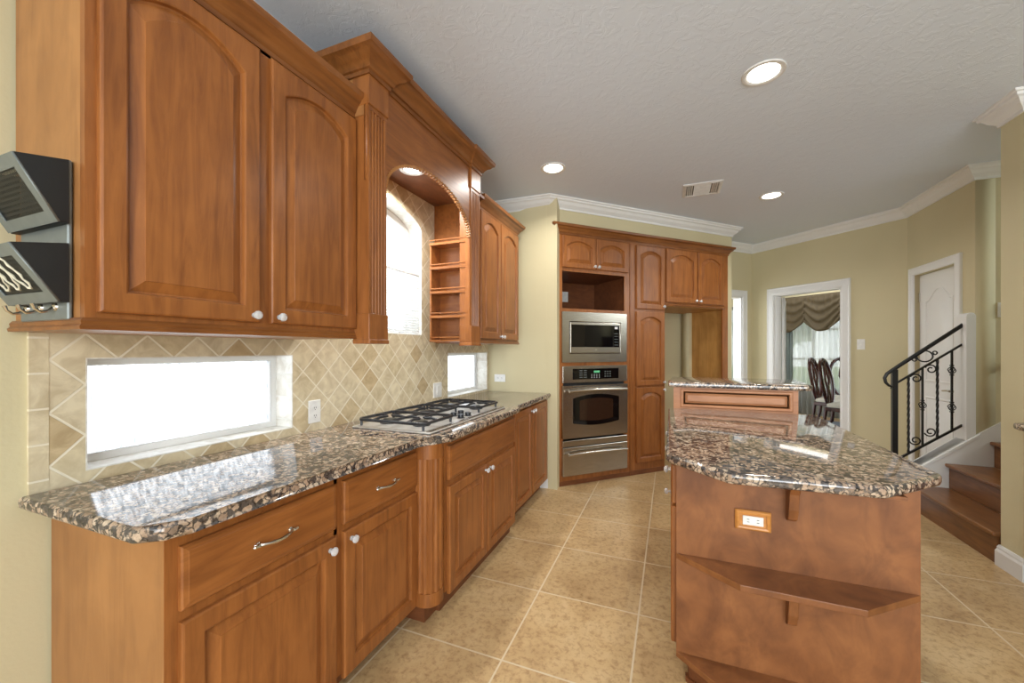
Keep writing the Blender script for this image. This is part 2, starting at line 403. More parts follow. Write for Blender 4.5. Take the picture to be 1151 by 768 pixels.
# right wall with the white door
RX = 2.28; RY = 5.33; SY = 4.35
o = plate([(0, 0), (.13, 0), (.13, 2.075), (.76, 2.075), (.76, 0), (.98, 0), (.98, H), (0, H)], [], .12, 'wall_right', 'wall', None, lambda x, y, t: (x, t, y)); place(o, (RX, RY, 0), -PI/2); struct(o)
# wall beside the staircase and the wall stub in front of it
struct(MB().box(RX+.12, 6.3, SY, SY+.12, 0, H).build('wall_stair', 'wall'))
o = plate(rect(-1.9, 6.4, 0, H), [rect(-.2, 1.6, .5, 2.35), rect(2.0, 3.8, .5, 2.35)], .12, 'wall_rear', 'wall', None, lambda x, y, t: (x, -2.6+t, y)); struct(o)
m = MB()
for a_ in (-.2, 2.0):
    for q_ in (0, .6, 1.2, 1.8): m.box(a_+q_-.025, a_+q_+.025, -2.57, -2.52, .5, 2.35)
    for q_ in (.5, 1.42, 2.35): m.box(a_-.02, a_+1.82, -2.57, -2.52, q_-.025, q_+.025)
struct(m.build('window_5', 'white'))
struct(MB().box(1.885, 6.3, 3.20, 3.375, 0, H).build('wall_column', 'wall'))
struct(MB().box(6.3, 6.4, -2.6, 6.2, 0, H).build('wall_far_right', 'wall'))

# crown moulding
CR = [(0, -.105), (.01, -.105), (.012, -.088), (.02, -.08), (.04, -.062), (.055, -.038), (.07, -.03), (.074, -.016), (.085, -.012), (.088, 0), (0, 0)]
def crown(name, path, label=None):
    o = MB().sweep(path, CR, lambda x, y, t: (x, y, H+t)).build(name, 'white'); struct(o)
dx = Vector((math.cos(R45), math.sin(R45))); dn = Vector((-dx.y, dx.x))
ca = C0+dn*.014; wa = ca+dx*(-.062)
end = ca+dx*2.44
crown('trim_5', [(W, -2.6), (W, E), tuple(ca+dx*(-.072)), tuple(end), tuple(end+dn*.47), tuple(A0), tuple(B0), (RX, SY), (6.3, SY)])
crown('trim_6', [(6.3, 3.375), (1.885, 3.375), (1.885, 3.20), (6.3, 3.20)])
BS = [(0, 0), (.018, 0), (.018, .09), (.012, .105), (.012, .115), (.006, .13), (0, .13)]
def base(name, path):
    o = MB().sweep(path, BS).build(name, 'white'); struct(o)
base('baseboard_end', [(-1.20, E), tuple(ca+dx*(-.072)), tuple(ca+dx*(-.003))])
base('baseboard_angled', [tuple(ca+dx*2.358), tuple(end), tuple(end+dn*.47)])
base('baseboard_back', [tuple(A0), tuple(A0+eb*.23)])
base('baseboard_back_right', [tuple(A0+eb*1.205), tuple(B0), (RX, RY-.04)])
base('baseboard_column', [(2.3, 3.375), (1.885, 3.375), (1.885, 3.20), (1.95, 3.20)])

# door casings
CS = [(0, 0), (0, -.018), (.02, -.022), (.07, -.016), (.085, -.022), (.092, -.018), (.092, 0)]
def casing(name, u0, u1, z, loc, rz, cs=CS):
    o = MB().sweep([(u0, 0), (u0, z), (u1, z), (u1, 0)], [(-d, t) for d, t in cs], lambda x, y, t: (x, t, y)).build(name, 'white'); place(o, loc, rz); struct(o)
casing('trim_7', DU0, DU1, DZ, (A0.x, A0.y, 0), RB)
casing('trim_8', -.85, -.20, 2.07, (A0.x, A0.y, 0), R45)
casing('trim_9', .13, .76, 2.075, (RX, RY, 0), -PI/2, [(d*.8, t) for d, t in CS])
def jamb(name, u0, u1, z, loc, rz):
    m = MB(); m.box(u0, u0+.015, -.001, .121, 0, z); m.box(u1-.015, u1, -.001, .121, 0, z); m.box(u0, u1, -.001, .121, z-.015, z)
    o = m.build(name, 'white'); place(o, loc, rz); struct(o)
jamb('trim_10', DU0, DU1, DZ, (A0.x, A0.y, 0), RB)
jamb('trim_11', -.85, -.20, 2.07, (A0.x, A0.y, 0), R45)

# ------------------------------------------------------------------ windows in the left wall
GX = WW-.10
def window(name, ho, fw, mat, extra=None, mull=()):
    n = len(ho); c = Vector((sum(p[0] for p in ho)/n, sum(p[1] for p in ho)/n))
    ys = [p[0] for p in ho]; zs = [p[1] for p in ho]; y0, y1, z0, z1 = min(ys), max(ys), min(zs), max(zs)
    def sc(p, f): return (y0+f+(p[0]-y0)*(y1-y0-2*f)/(y1-y0), z0+f+(p[1]-z0)*(z1-z0-2*f)/(z1-z0))
    fr = plate(ho, [[sc(p, fw) for p in ho]], .045, name, 'white', None, lambda x, y, t: (GX-.045+t, x, y)); struct(fr)
    gl = plate([sc(p, fw*.9) for p in ho], [], .006, 'pane', mat, fr, lambda x, y, t: (GX-.03+t, x, y))
    for k, (b) in enumerate(mull):
        mm = MB().box(GX-.05, GX+.006, b[0], b[1], b[2], b[3], .004).build('meeting_rail', 'white', fr)
    return fr
window('window_1', W1, .028, 'rain'); window('window_2', W2, .028, 'rain')
window('window_3', arch, .045, 'glass', None, [(1.44, 2.49, 1.875, 1.925)])
# pleated shade over the lower half of the arched window
m = MB(); N_ = 48; L = []
for k in range(N_+1):
    z = 1.442+(1.875-1.442)*k/N_; x = W-.012-(.010 if k % 2 else 0)
    L.append([(x, 1.452, z), (x, 2.480, z), (x-.0015, 2.480, z), (x-.0015, 1.452, z)])
m.loops(L); sh = thing('pleated_shade', 'white pleated shade covering the lower half of the arched window', 'window shade', (0, 0, 0))
m.build('fabric', 'shade', sh)
MB().box(W-.028, W-.008, 1.452, 2.48, 1.872, 1.886, .003).build('rail', 'white', sh)
MB().box(W-.028, W-.008, 1.452, 2.48, 1.437, 1.447, .003).build('rail', 'white', sh)

# ------------------------------------------------------------------ cabinet kit (local: x along, -y towards the room, z up)
def door(par, x0, x1, z0, z1, rise=0, knob=None, stile=.055, t=.02, mat='wood', name='door', pull=False, y=0, knobmat='crystal'):
    w, h = x1-x0, z1-z0; K = 20
    def lp(d, yy, r):
        pts = [(x0+d, yy+y, z0+d), (x1-d, yy+y, z0+d)]
        zs = z1-d-r
        for k in range(K+1):
            s_ = 1-2*k/K; pts.append(((x0+x1)/2+s_*(w/2-d), yy+y, zs+r*(1-s_*s_)))
        return pts
    s = stile; b = .034 if min(w, h) > .28 else .022
    if name == 'drawer' or name == 'false_front':
        L = [lp(0, 0, 0), lp(0, -t+.007, 0), lp(.004, -t+.003, 0), lp(.014, -t+.001, 0), lp(.016, -t, 0)]
    else:
        L = [lp(0, 0, 0), lp(0, -t+.005, 0), lp(.002, -t+.002, 0), lp(.006, -t, 0), lp(s-.007, -t, rise), lp(s-.003, -t+.002, rise), lp(s, -t+.012, rise), lp(s+.005, -t+.014, rise), lp(s+b, -t+.003, rise), lp(s+b+.001, -t+.001, rise)]
    o = MB().loops(L).build(name, mat, par, True)
    try: o.data.set_sharp_from_angle(angle=math.radians(11))
    except Exception: pass
    if knob:
        kx, kz = knob; m = MB()
        m.lathe((kx, y-t, kz), (0, -1, 0), [(0, .009), (.003, .009), (.004, .005), (.011, .005), (.014, .012), (.019, .0155), (.025, .014), (.029, .008), (.030, .001)], 10)
        m.build('knob', knobmat, o)
    if pull:
        kx, kz = (x0+x1)/2, (z0+z1)/2; a = .052; m = MB()
        pts = [(kx-a-.012, y-t-.001, kz), (kx-a, y-t-.012, kz), (kx-a*.7, y-t-.024, kz), (kx-a*.3, y-t-.028, kz-.002), (kx, y-t-.029, kz-.003), (kx+a*.3, y-t-.028, kz-.002), (kx+a*.7, y-t-.024, kz), (kx+a, y-t-.012, kz), (kx+a+.012, y-t-.001, kz)]
        m.tube(pts, [.004, .006, .0045, .006, .0045, .006, .0045, .006, .004], 8)
        for sgn in (-1, 1):
            m.lathe((kx+sgn*(a+.002), y-t, kz), (0, -1, 0), [(0, .008), (.004, .008), (.006, .005), (.014, .006), (.016, .003)], 10)
            m.lathe((kx+sgn*a*1.0, y-t-.012, kz), (sgn, 0, 0), [(0, .004), (.006, .007), (.012, .005), (.02, .0055), (.024, .001)], 8)
        m.build('pull', 'nickel', o, True)
    return o
CCR = [(0, 0), (.006, 0), (.006, .018), (.012, .022), (.016, .034), (.026, .048), (.040, .058), (.048, .072), (.056, .076), (.060, .088), (.060, .10), (0, .10)]
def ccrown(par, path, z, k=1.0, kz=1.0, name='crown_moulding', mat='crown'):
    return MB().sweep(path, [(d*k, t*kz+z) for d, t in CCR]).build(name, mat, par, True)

# near wall cabinet
wc = thing('wall_cabinet', 'tall two-door maple wall cabinet nearest the camera, above the long window', 'cabinet', (-1.345, .52, 1.38), PI/2)
D0 = 1.345+W+.002   # negative of depth
dep = -(-1.345-W)*-1
dep = (-1.345)-W-.001
MB().box(0, .899, 0, dep, .0, 1.03, .002).build('body', 'wood_side', wc)
MB().box(.0, .899, -.001, .0, .0, .02).build('face_frame', 'wood', wc) if False else None
m = MB(); m.box(-.001, .022, -.002, .02, 0, 1.03); m.box(.022, .899, -.002, .0, 0, .046); m.box(.43, .49, -.002, .0, .046, 1.03); m.box(.022, .899, -.002, .0, 1.0, 1.03)
m.build('face_frame', 'wood', wc)
door(wc, .021, .440, .045, .998, .062, (.416, .068), .058)
door(wc, .484, .896, .045, .998, .052, (.510, .068), .058)
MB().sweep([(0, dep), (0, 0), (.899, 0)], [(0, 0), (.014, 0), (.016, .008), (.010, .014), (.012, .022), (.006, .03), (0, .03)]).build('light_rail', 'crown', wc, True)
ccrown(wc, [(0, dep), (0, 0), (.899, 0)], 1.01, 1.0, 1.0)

# arched surround over the cooktop
HV = thing('arched_valance', 'arched maple surround with fluted pilasters and crown over the cooktop window', 'cabinet surround', (-1.27, 1.42, 1.365), PI/2)
hz = 1.365; vd = (-1.27)-W-.001; vw = 1.12
cxm = (1.54+2.41)/2-1.42
apts = [(cxm-.435*math.cos(PI*k/28), 2.10-hz+.235*math.sin(PI*k/28)) for k in range(29)]
poly = [(.0, 2.10-hz)]+apts+[(vw, 2.10-hz), (vw, 2.60-hz), (0, 2.60-hz)]
plate(poly, [], .018, 'arch_panel', 'wood_h', HV, lambda x, y, t: (x, t, y))
m = MB()
for k in range(46):
    a = PI*(k+.5)/46; p = (cxm-.432*math.cos(a), 2.10-hz+.232*math.sin(a))
    tx, tz = math.sin(a)*.435, math.cos(a)*.235; q = math.hypot(tx, tz); tx, tz = tx/q, tz/q
    m.tube([(p[0], -.004, p[1]), (p[0]+tx*.008, .009, p[1]+tz*.008), (p[0]+tx*.004, .022, p[1]+tz*.004)], .0085, 6)
m.build('rope_trim', 'wood_side', HV, True)
def pilaster(x0, x1, par):
    w = x1-x0; nfl = 5; pts = [(x0, .015)]
    m = MB(); y0 = -.006
    pts = [(x0, .08), (x0, y0)]; fw = (w-.02)/nfl
    for i in range(nfl):
        a = x0+.01+i*fw
        pts += [(a+fw*.15, y0), (a+fw*.28, y0+.006), (a+fw*.5, y0+.009), (a+fw*.72, y0+.006), (a+fw*.85, y0)]
    pts += [(x1, y0), (x1, .08)]
    m.prism(pts, .12, 2.44-hz)
    m.box(x0-.004, x1+.004, -.012, .081, .0, .13, .002)
    m.box(x0-.007, x1+.007, -.017, .082, -.008, .012, .003)
    m.box(x0-.006, x1+.006, -.014, .081, 2.44-hz, 2.60-hz, .002)
    m.box(x0-.001, x1+.001, -.007, .081, 2.42-hz, 2.45-hz)
    return m.build('pilaster', 'wood', par)
pilaster(.003, .125, HV); pilaster(.99, 1.12, HV)
MB().box(.0, 1.255, .018, vd, 2.45-hz, 2.47-hz).build('soffit', 'wood_in', HV)
MB().box(.0, .018, .018, vd, 1.03, 2.60-hz).build('side_panel', 'wood_side', HV)
MB().box(1.12, 1.255, .056, .075, .02, 2.60-hz).build('filler_panel', 'wood', HV)
MB().box(1.238, 1.256, .075, vd, .02, 2.60-hz).build('side_panel', 'wood_h', HV)
ZC = 2.57-hz
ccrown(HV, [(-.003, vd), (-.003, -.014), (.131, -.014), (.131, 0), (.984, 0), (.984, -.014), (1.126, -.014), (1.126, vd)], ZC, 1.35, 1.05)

# spice rack on the side of the far pilaster (shelves open towards the camera)
SRK = thing('spice_rack', 'open narrow maple spice rack with five shelves beside the arched window', 'shelf', (-1.27, 2.41, 1.385))
m = MB(); xw = -.322
m.box(xw, xw+.012, .0, .13, 0, .70); m.box(-.034, -.018, 0, .13, 0, .70); m.box(xw, -.018, .118, .13, 0, .70)
m.build('case', 'wood_h', SRK)
MB().box(-.034, .0, -.006, .0, 0, .705, .001).build('stile', 'wood', SRK)
for k in range(5):
    z = .0+k*.172
    MB().box(xw, -.034, .0, .118, z, z+.012).build('shelf', 'wood_h', SRK)
    MB().box(xw, -.034, -.006, .0, z-.004 if k else z, z+.014, .001).build('shelf_lip', 'wood_h', SRK)
    MB().box(xw, -.034, -.004, .002, z+.028, z+.036, .001).build('guard_rail', 'wood_h', SRK)

# far wall cabinet
fc = thing('wall_cabinet', 'two-door maple wall cabinet in the far corner beside the spice rack', 'cabinet', (-1.345, 2.678, 1.38), PI/2)
MB().box(0, .83, 0, dep, 0, 1.03, .002).build('body', 'wood', fc)
door(fc, .02, .395, .035, 1.01, .055, (.375, .058), .058)
door(fc, .41, .812, .035, 1.01, .055, (.432, .058), .058)
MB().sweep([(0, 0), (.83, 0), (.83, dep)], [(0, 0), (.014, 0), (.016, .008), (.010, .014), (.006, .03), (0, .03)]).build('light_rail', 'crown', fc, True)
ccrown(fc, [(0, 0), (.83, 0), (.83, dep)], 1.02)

# ------------------------------------------------------------------ base cabinets
def base_body(par, w, d, toe=.07, h=.775, z0=.10, mat='wood', side='wood'):
    MB().box(0, w, 0, d, z0, z0+h).build('body', side, par)
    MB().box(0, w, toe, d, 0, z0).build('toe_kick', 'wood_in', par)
bd = (-1.16)-W-.001
b1 = thing('base_cabinet', 'base cabinet at the near end of the worktop, drawer over door', 'cabinet', (-1.16, .59, 0), PI/2)
base_body(b1, .545, bd, side='wood_side')
m = MB(); m.box(0, .035, -.002, .0, .10, .875); m.box(.035, .545, -.002, 0, .83, .875); m.box(.035, .545, -.002, 0, .64, .67); m.box(.53, .545, -.002, 0, .1, .875)
m.build('face_frame', 'wood', b1)
door(b1, .030, .53, .668, .832, 0, name='drawer', pull=True, mat='wood_h')
door(b1, .030, .53, .085, .64, 0, (.498, .604), .058)
b2 = thing('base_cabinet', 'second base cabinet from the near end, drawer over door, next to the fluted column', 'cabinet', (-1.16, 1.136, 0), PI/2)
base_body(b2, .50, bd)
door(b2, .022, .49, .668, .832, 0, name='drawer', pull=True, mat='wood_h')
door(b2, .022, .49, .085, .64, 0, (.055, .604), .058)
bd3 = (-1.06)-W-.001
b3 = thing('base_cabinet', 'bumped-out base cabinet under the gas cooktop with blank panel and two doors', 'cabinet', (-1.06, 1.738, 0), PI/2)
base_body(b3, .95, bd3, .03)
door(b3, .02, .935, .665, .838, 0, name='false_front', mat='wood_h')
door(b3, .02, .462, .085, .632, 0, (.436, .600), .056)
door(b3, .475, .935, .085, .632, 0, (.50, .600), .056)
b4 = thing('base_cabinet', 'two-door base cabinet at the far end of the worktop against the end wall', 'cabinet', (-1.105, 2.69, 0), PI/2)
base_body(b4, .965, (-1.105)-W-.001, .06)
door(b4, .10, .50, .10, .85, 0, (.475, .812), .056)
door(b4, .515, .945, .10, .85, 0, (.54, .812), .056)
# fluted quarter column in the corner of the bump-out
qc = thing('fluted_column', 'rounded fluted maple column between the drawer cabinet and the cooktop cabinet', 'column', (-1.122, 1.686, 0))
pts = []
for k in range(41):
    a = -PI*.5-.6+(PI+1.2-.2)*k/40
    ph = (k/40*9) % 1; r = .072
    if 2 < k < 38 and .2 < ph < .8: r -= .007*math.sin((ph-.2)/.6*PI)
    pts.append((r*math.cos(a), r*math.sin(a)))
MB().prism(pts, .15, .80).build('shaft', 'wood', qc)
pr = [(.074*math.cos(-PI*.5-.6+(PI+1.0)*k/24), .074*math.sin(-PI*.5-.6+(PI+1.0)*k/24)) for k in range(25)]
MB().prism(pr, .80, .873, bev=.002).build('cap_block', 'wood', qc); MB().prism(pr, .085, .15, bev=.006).build('base_block', 'wood', qc)
MB().box(-.12, .01, -.05, .052, 0, .10).build('plinth', 'wood_in', qc)
MB().box(-.40, -.03, -.048, .05, .10, .873).build('filler', 'wood', qc)

# worktop
tp = thing('worktop', 'long polished granite worktop running under the left windows', 'countertop', (0, 0, .875))
pts = [(W+.001, .525), (-1.16, .525), (-1.108, .565), (-1.10, .62), (-1.10, 1.55), (-1.085, 1.60), (-1.045, 1.635), (-1.012, 1.67), (-1.005, 1.71), (-1.005, 2.66), (-1.02, 2.705), (-1.055, 2.73), (-1.06, 2.78), (-1.06, E-.002), (W+.001, E-.002)]
MB().prism(pts, 0, .039, bev=.0135, seg=4).build('slab', 'granite', tp, True)

# ------------------------------------------------------------------ gas cooktop
ck = thing('gas_cooktop', 'stainless five-burner gas cooktop with black grates set in the left worktop', 'cooktop', (-1.33, 2.12, .9145))
hx, hy = .245, .475
m = MB(); m.box(-hx, hx, -hy, hy, 0, .010, .004); m.build('tray', 'steel_top', ck)
MB().box(hx-.03, hx-.006, -hy+.01, hy-.01, .008, .014, .002).build('trim_bar', 'steel', ck)
bc = [(-.11, -.32, .042), (.11, -.32, .036), (0, -.02, .05), (-.11, .31, .04), (.11, .31, .034)]
bc = [(-.12, -.32, .042), (.09, -.32, .036), (-.09, 0, .05), (-.12, .32, .04), (.09, .32, .034)]
for x, y, r in bc:
    MB().lathe((x, y, .008), (0, 0, 1), [(0, r+.012), (.006, r+.010), (.010, r), (.018, r), (.024, r*.85), (.026, .001)], 20).build('burner', 'enamel', ck, True)
def grate(y0, y1, x0, x1, cs):
    m = MB(); r = .0085; z = .044; e = .02
    ring = [(x0+e, y0, z), (x1-e, y0, z), (x1, y0+e, z), (x1, y1-e, z), (x1-e, y1, z), (x0+e, y1, z), (x0, y1-e, z), (x0, y0+e, z), (x0+e, y0, z), (x0+e+.002, y0, z)]
    m.tube(ring, r, 8)
    for px in (x0+.012, x1-.012):
        for py in (y0+.012, y1-.012):
            m.tube([(px, py, z), (px, py, .01)], .007, 6)
    for cx, cy in cs:
        for a in range(4):
            an = a*PI/2+PI/4*0; dxx, dyy = math.cos(an), math.sin(an)
            ex = x1 if dxx > .5 else x0 if dxx < -.5 else cx; ey = y1 if dyy > .5 else y0 if dyy < -.5 else cy
            if abs(dxx) > .5: ex = (ex if len(cs) == 1 or (ex-cx)*(sum(c[0] for c in cs)/len(cs)-cx) <= 0 else (cs[0][0]+cs[-1][0])/2)
            p0 = Vector((ex, ey, z)); p1 = Vector((cx+dxx*.018, cy+dyy*.018, z+.004)); mid = p0.lerp(p1, .5)+Vector((0, 0, .006))
            m.tube([p0, mid, p1], [.008, .0075, .006], 6)
    if len(cs) > 1:
        xm = (cs[0][0]+cs[1][0])/2; m.tube([(xm, y0, z), (xm, y1, z)], r*.9, 8)
    return m.build('grate', 'enamel', ck, True)
grate(-.455, -.165, -.22, .195, [(-.12, -.32), (.09, -.32)])
grate(-.155, .155, -.22, .045, [(-.09, 0)])
grate(.165, .455, -.22, .195, [(-.12, .32), (.09, .32)])
for x, y in ((.10, -.09), (.10, 0), (.10, .09), (.175, -.045), (.175, .045)):
    MB().lathe((x, y, .008), (0, 0, 1), [(0, .024), (.004, .024), (.006, .018), (.02, .019), (.024, .017), (.025, .001)], 16).build('knob', 'enamel', ck, True)

# ------------------------------------------------------------------ wall plates
def plate_thing(label, loc, rz, kind='outlet', horiz=False, w=.075, h=.118, mat='plastic'):
    t = thing('wall_outlet' if kind != 'switch' else 'light_switch', label, 'outlet' if kind != 'switch' else 'switch', loc, rz)
    if horiz: w, h = h, w
    MB().box(-w/2, w/2, -.006, 0, -h/2, h/2, .003, 2).build('cover_plate', mat, t)
    if kind == 'switch':
        MB().box(-.017, .017, -.010, -.006, -.033, .033, .001).build('rocker', 'plastic', t)
    else:
        for s in (-1, 1):
            cx, cz = (s*.02, 0) if horiz else (0, s*.02)
            rec = MB().lathe((cx, -.006, cz), (0, -1, 0), [(0, .0165), (.002, .0165), (.0025, .001)], 16).build('receptacle', 'plastic', t)
            for q in (-1, 1):
                if horiz: MB().box(cx-.004, cx+.004, -.0092, -.008, cz+q*.006-.001, cz+q*.006+.001).build('slot', 'slot', rec)
                else: MB().box(cx+q*.006-.001, cx+q*.006+.001, -.0092, -.008, cz-.004, cz+.004).build('slot', 'slot', rec)
            MB().lathe((cx+(.010 if horiz else 0), -.008, cz-(0 if horiz else .010)), (0, -1, 0), [(0, .0022), (.001, .0022)], 8).build('ground_hole', 'slot', rec)
    return t
plate_thing('white duplex outlet on the tile backsplash just right of the long window', (W, 1.53, 1.01), PI/2)
t = plate_thing('white double wall plate on the tile backsplash behind the cooktop', (W, 2.70, 1.01), PI/2, 'switch', w=.12)
plate_thing('white horizontal outlet on the end wall above the worktop', (-1.59, E, 1.045), 0, horiz=True)
pu = A0+eb*1.30
plate_thing('white light switch on the wall right of the dining room doorway', (pu.x, pu.y, 1.39), RB, 'switch')
plate_thing('white light switch on the wall above the stairs', (2.447, SY, 1.645), 0, 'switch')

# ------------------------------------------------------------------ built-in tall cabinets on the angled wall
def loc45(u, y=0): p = C0+dx*u+dn*y; return (p.x, p.y, 0)
oc = thing('oven_cabinet', 'tall maple cabinet housing the microwave, wall oven and warming drawer', 'cabinet', loc45(0), R45)
OD = .62
plate(rect(0, .884, .0, 2.47), [rect(.066, .818, 1.735, 2.10), rect(.075, .81, 1.225, 1.69), rect(.075, .81, .12, 1.155)], .02, 'face_frame', 'wood', oc, lambda x, y, t: (x, t, y))
m = MB(); m.box(0, .018, .02, OD, 0, 2.47); m.box(.866, .884, .02, OD, 0, 2.47); m.box(0, .884, OD-.01, OD, 0, 2.47); m.box(.018, .866, .02, OD, 2.45, 2.47)
m.box(.018, .866, .02, OD-.01, 1.715, 1.733); m.box(.018, .866, .02, OD-.01, 2.10, 2.118)
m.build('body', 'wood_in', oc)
door(oc, .062, .450, 2.135, 2.445, .05, (.428, 2.162), .05)
door(oc, .456, .850, 2.135, 2.445, .05, (.478, 2.162), .05)
MB().box(.0, .884, -.004, 0, 0, .045, .001).build('base_rail', 'wood_in', oc)
# electric plate inside the open niche
plate_thing('white wall plate on the back of the open niche above the microwave', loc45(.462, OD-.011)[:2]+(1.938,), R45, 'switch')

mw = thing('microwave', 'built-in stainless microwave with black glass window and wide trim frame', 'microwave', loc45(.443)[:2]+(1.205,), R45)
plate(rect(-.386, .386, 0, .497), [rect(-.31, .31, .085, .405)], .022, 'trim_frame', 'steel', mw, lambda x, y, t: (x, t-.022, y))
mb = MB().box(-.306, .306, -.016, .40, .089, .401, .002).build('body', 'steel', mw)
MB().box(-.302, .302, -.028, -.016, .093, .397, .004, 2).build('door', 'steel', mw)
MB().box(-.288, .205, -.031, -.028, .150, .372, .001).build('window', 'gloss_black', mw)
cpn = MB().box(.208, .284, -.031, -.028, .150, .372, .001).build('control_panel', 'gloss_black', mw)
MB().box(.225, .262, -.0325, -.031, .335, .358).build('display', 'plastic', cpn)
for r_ in range(5):
    for c_ in range(3):
        MB().box(.222+c_*.016, .232+c_*.016, -.0322, -.031, .170+r_*.029, .176+r_*.029).build('button', 'grey_metal', cpn)
MB().lathe((0, -.028, .122), (0, -1, 0), [(0, .009), (.002, .009), (.0025, .001)], 16).build('badge', 'nickel', mw)

ov = thing('wall_oven', 'built-in stainless wall oven with arched black window under the microwave', 'oven', loc45(.443)[:2]+(.452,), R45)
MB().box(-.365, .365, -.0, .50, 0, .69).build('body', 'enamel', ov)
MB().box(-.386, .386, -.028, 0, .552, .718, .004, 2).build('control_fascia', 'steel', ov)
cf = MB().box(-.275, .275, -.031, -.028, .585, .690, .001).build('control_panel', 'gloss_black', ov)
MB().box(-.03, .04, -.0322, -.031, .648, .668).build('display', 'display', cf)
for r_ in range(3):
    for c_ in range(4):
        MB().lathe((-.055+c_*.030, -.031, .600+r_*.015), (0, -1, 0), [(0, .004), (.001, .004)], 8).build('button', 'plastic', cf)
for r_ in range(4):
    for c_ in range(2): MB().box(-.20+c_*.05, -.165+c_*.05, -.0322, -.031, .602+r_*.022, .608+r_*.022).build('button', 'grey_metal', cf)
for c_ in range(3):
    for r_ in range(3): MB().box(.10+c_*.03, .115+c_*.03, -.0322, -.031, .605+r_*.024, .613+r_*.024).build('button', 'grey_metal', cf)
dr = plate(rect(-.386, .386, .012, .525), [[(-.265, .15), (.265, .15)]+[(.265*(1-2*k/12), .40+.03*(1-(1-2*k/12)**2)) for k in range(13)]], .034, 'door', 'steel', ov, lambda x, y, t: (x, t-.034, y))
wpts = [(-.275+.55*k/12, .15-.03*(1-(2*k/12-1)**2)+.008) for k in range(13)]+[(.275*(1-2*k/12), .40+.035*(1-(1-2*k/12)**2)) for k in range(13)]
MB().prism(wpts, -.0365, -.030, 'y').build('window', 'gloss_black', dr)
ipts = [(-.20+.40*k/12, .19-.018*(1-(2*k/12-1)**2)) for k in range(13)]+[(.20*(1-2*k/12), .375+.022*(1-(1-2*k/12)**2)) for k in range(13)]
MB().prism(ipts, -.0375, -.0360, 'y').build('inner_window', flat('oven_inner_glass', (52, 34, 24), .08), dr)
def oven_handle(par, z, y0, half=.345, bow=.018):
    m = MB(); K = 12; m.tube([(half*(2*k/K-1), y0-.045-bow*(1-(2*k/K-1)**2)*.5, z+bow*.6*(1-(2*k/K-1)**2)) for k in range(K+1)], .013, 10)
    for s in (-1, 1): m.tube([(s*(half-.03), y0-.045, z), (s*(half-.03), y0+.001, z)], .008, 8)
    return m.build('handle', 'nickel', par, True)
oven_handle(dr, .475, -.034)
for k in range(3): MB().box(-.28+k*.20, -.12+k*.20, -.0362, -.034, .508, .513).build('vent_slot', 'slot', dr)
wd = thing('warming_drawer', 'stainless warming drawer with bar handle below the wall oven', 'drawer', loc45(.443)[:2]+(.098,), R45)
MB().box(-.365, .365, 0, .5, .02, .32).build('body', 'enamel', wd)
MB().box(-.386, .386, -.030, 0, .285, .345, .004, 2).build('upper_trim', 'steel', wd)
dp = MB().box(-.386, .386, -.034, 0, 0, .278, .004, 2).build('front_panel', 'steel', wd)
oven_handle(dp, .215, -.034)

pc = thing('pantry_cabinet', 'tall narrow maple pantry with three stacked arched doors beside the ovens', 'cabinet', loc45(.886), R45)
MB().box(0, .478, 0, OD, 0, 2.47).build('body', 'wood', pc)
MB().box(0, .005, -.006, 0, 0, 2.47).build('face_strip', 'wood', pc)
door(pc, .078, .466, 1.765, 2.440, .05, (.446, 1.80), .055)
door(pc, .078, .466, .945, 1.735, .05, (.448, .975), .055)
door(pc, .078, .466, .125, .925, .05, (.448, .895), .055)
MB().box(0, .478, -.004, 0, 0, .05, .001).build('base_rail', 'wood_in', pc)
fs = thing('fridge_surround', 'maple refrigerator surround with two arched doors above an empty recess', 'cabinet', loc45(1.366), R45)
MB().box(0, .989, 0, OD, 1.825, 2.47).build('body', 'wood', fs)
m = MB(); m.box(.90, .989, 0, .02, 0, 1.825); m.build('face_stile', 'wood', fs)
MB().box(.955, .989, .02, OD+.05, 0, 1.825).build('side_panel', 'wood_ply', fs)
MB().box(.0, .955, .02, OD, 1.81, 1.825).build('underside', 'wood_ply', fs)
door(fs, .012, .470, 1.855, 2.445, .06, (.445, 1.885), .058)
door(fs, .486, .900, 1.855, 2.445, .06, (.512, 1.885), .058)
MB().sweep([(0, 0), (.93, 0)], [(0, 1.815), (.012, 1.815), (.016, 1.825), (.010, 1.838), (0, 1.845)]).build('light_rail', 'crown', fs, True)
cm = thing('crown_moulding', 'stained maple crown moulding running along the top of the oven wall cabinets', 'moulding', loc45(0)[:2]+(2.455,), R45)
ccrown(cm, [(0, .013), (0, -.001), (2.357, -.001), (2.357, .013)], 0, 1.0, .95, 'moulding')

# ------------------------------------------------------------------ island
isl = thing('kitchen_island', 'maple kitchen island with open corner shelves on its near end', 'island', (.022, 1.75, 0))
MB().box(0, .756, 0, 1.30, .10, .873).build('body', 'wood_red', isl)
MB().box(0, .756, -.012, 0, .09, .873, .001).build('end_panel', 'wood_red', isl)
shp = [(0, -.012), (.205, -.167), (.556, -.175), (.756, -.012)]
MB().prism(shp, .485, .508, bev=.002).build('shelf', 'wood_red', isl)
MB().prism([(0, -.012), (.195, -.18), (.57, -.18), (.756, -.012)], .088, .11, bev=.002).build('shelf', 'wood_red', isl)
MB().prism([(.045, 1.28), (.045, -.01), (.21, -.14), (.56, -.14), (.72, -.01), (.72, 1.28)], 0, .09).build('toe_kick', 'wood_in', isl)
MB().prism([(.035, .01), (.035, -.014), (.205, -.15), (.565, -.15), (.73, -.014), (.73, .01)], 0, .02).build('shoe_moulding', 'wood_in', isl)
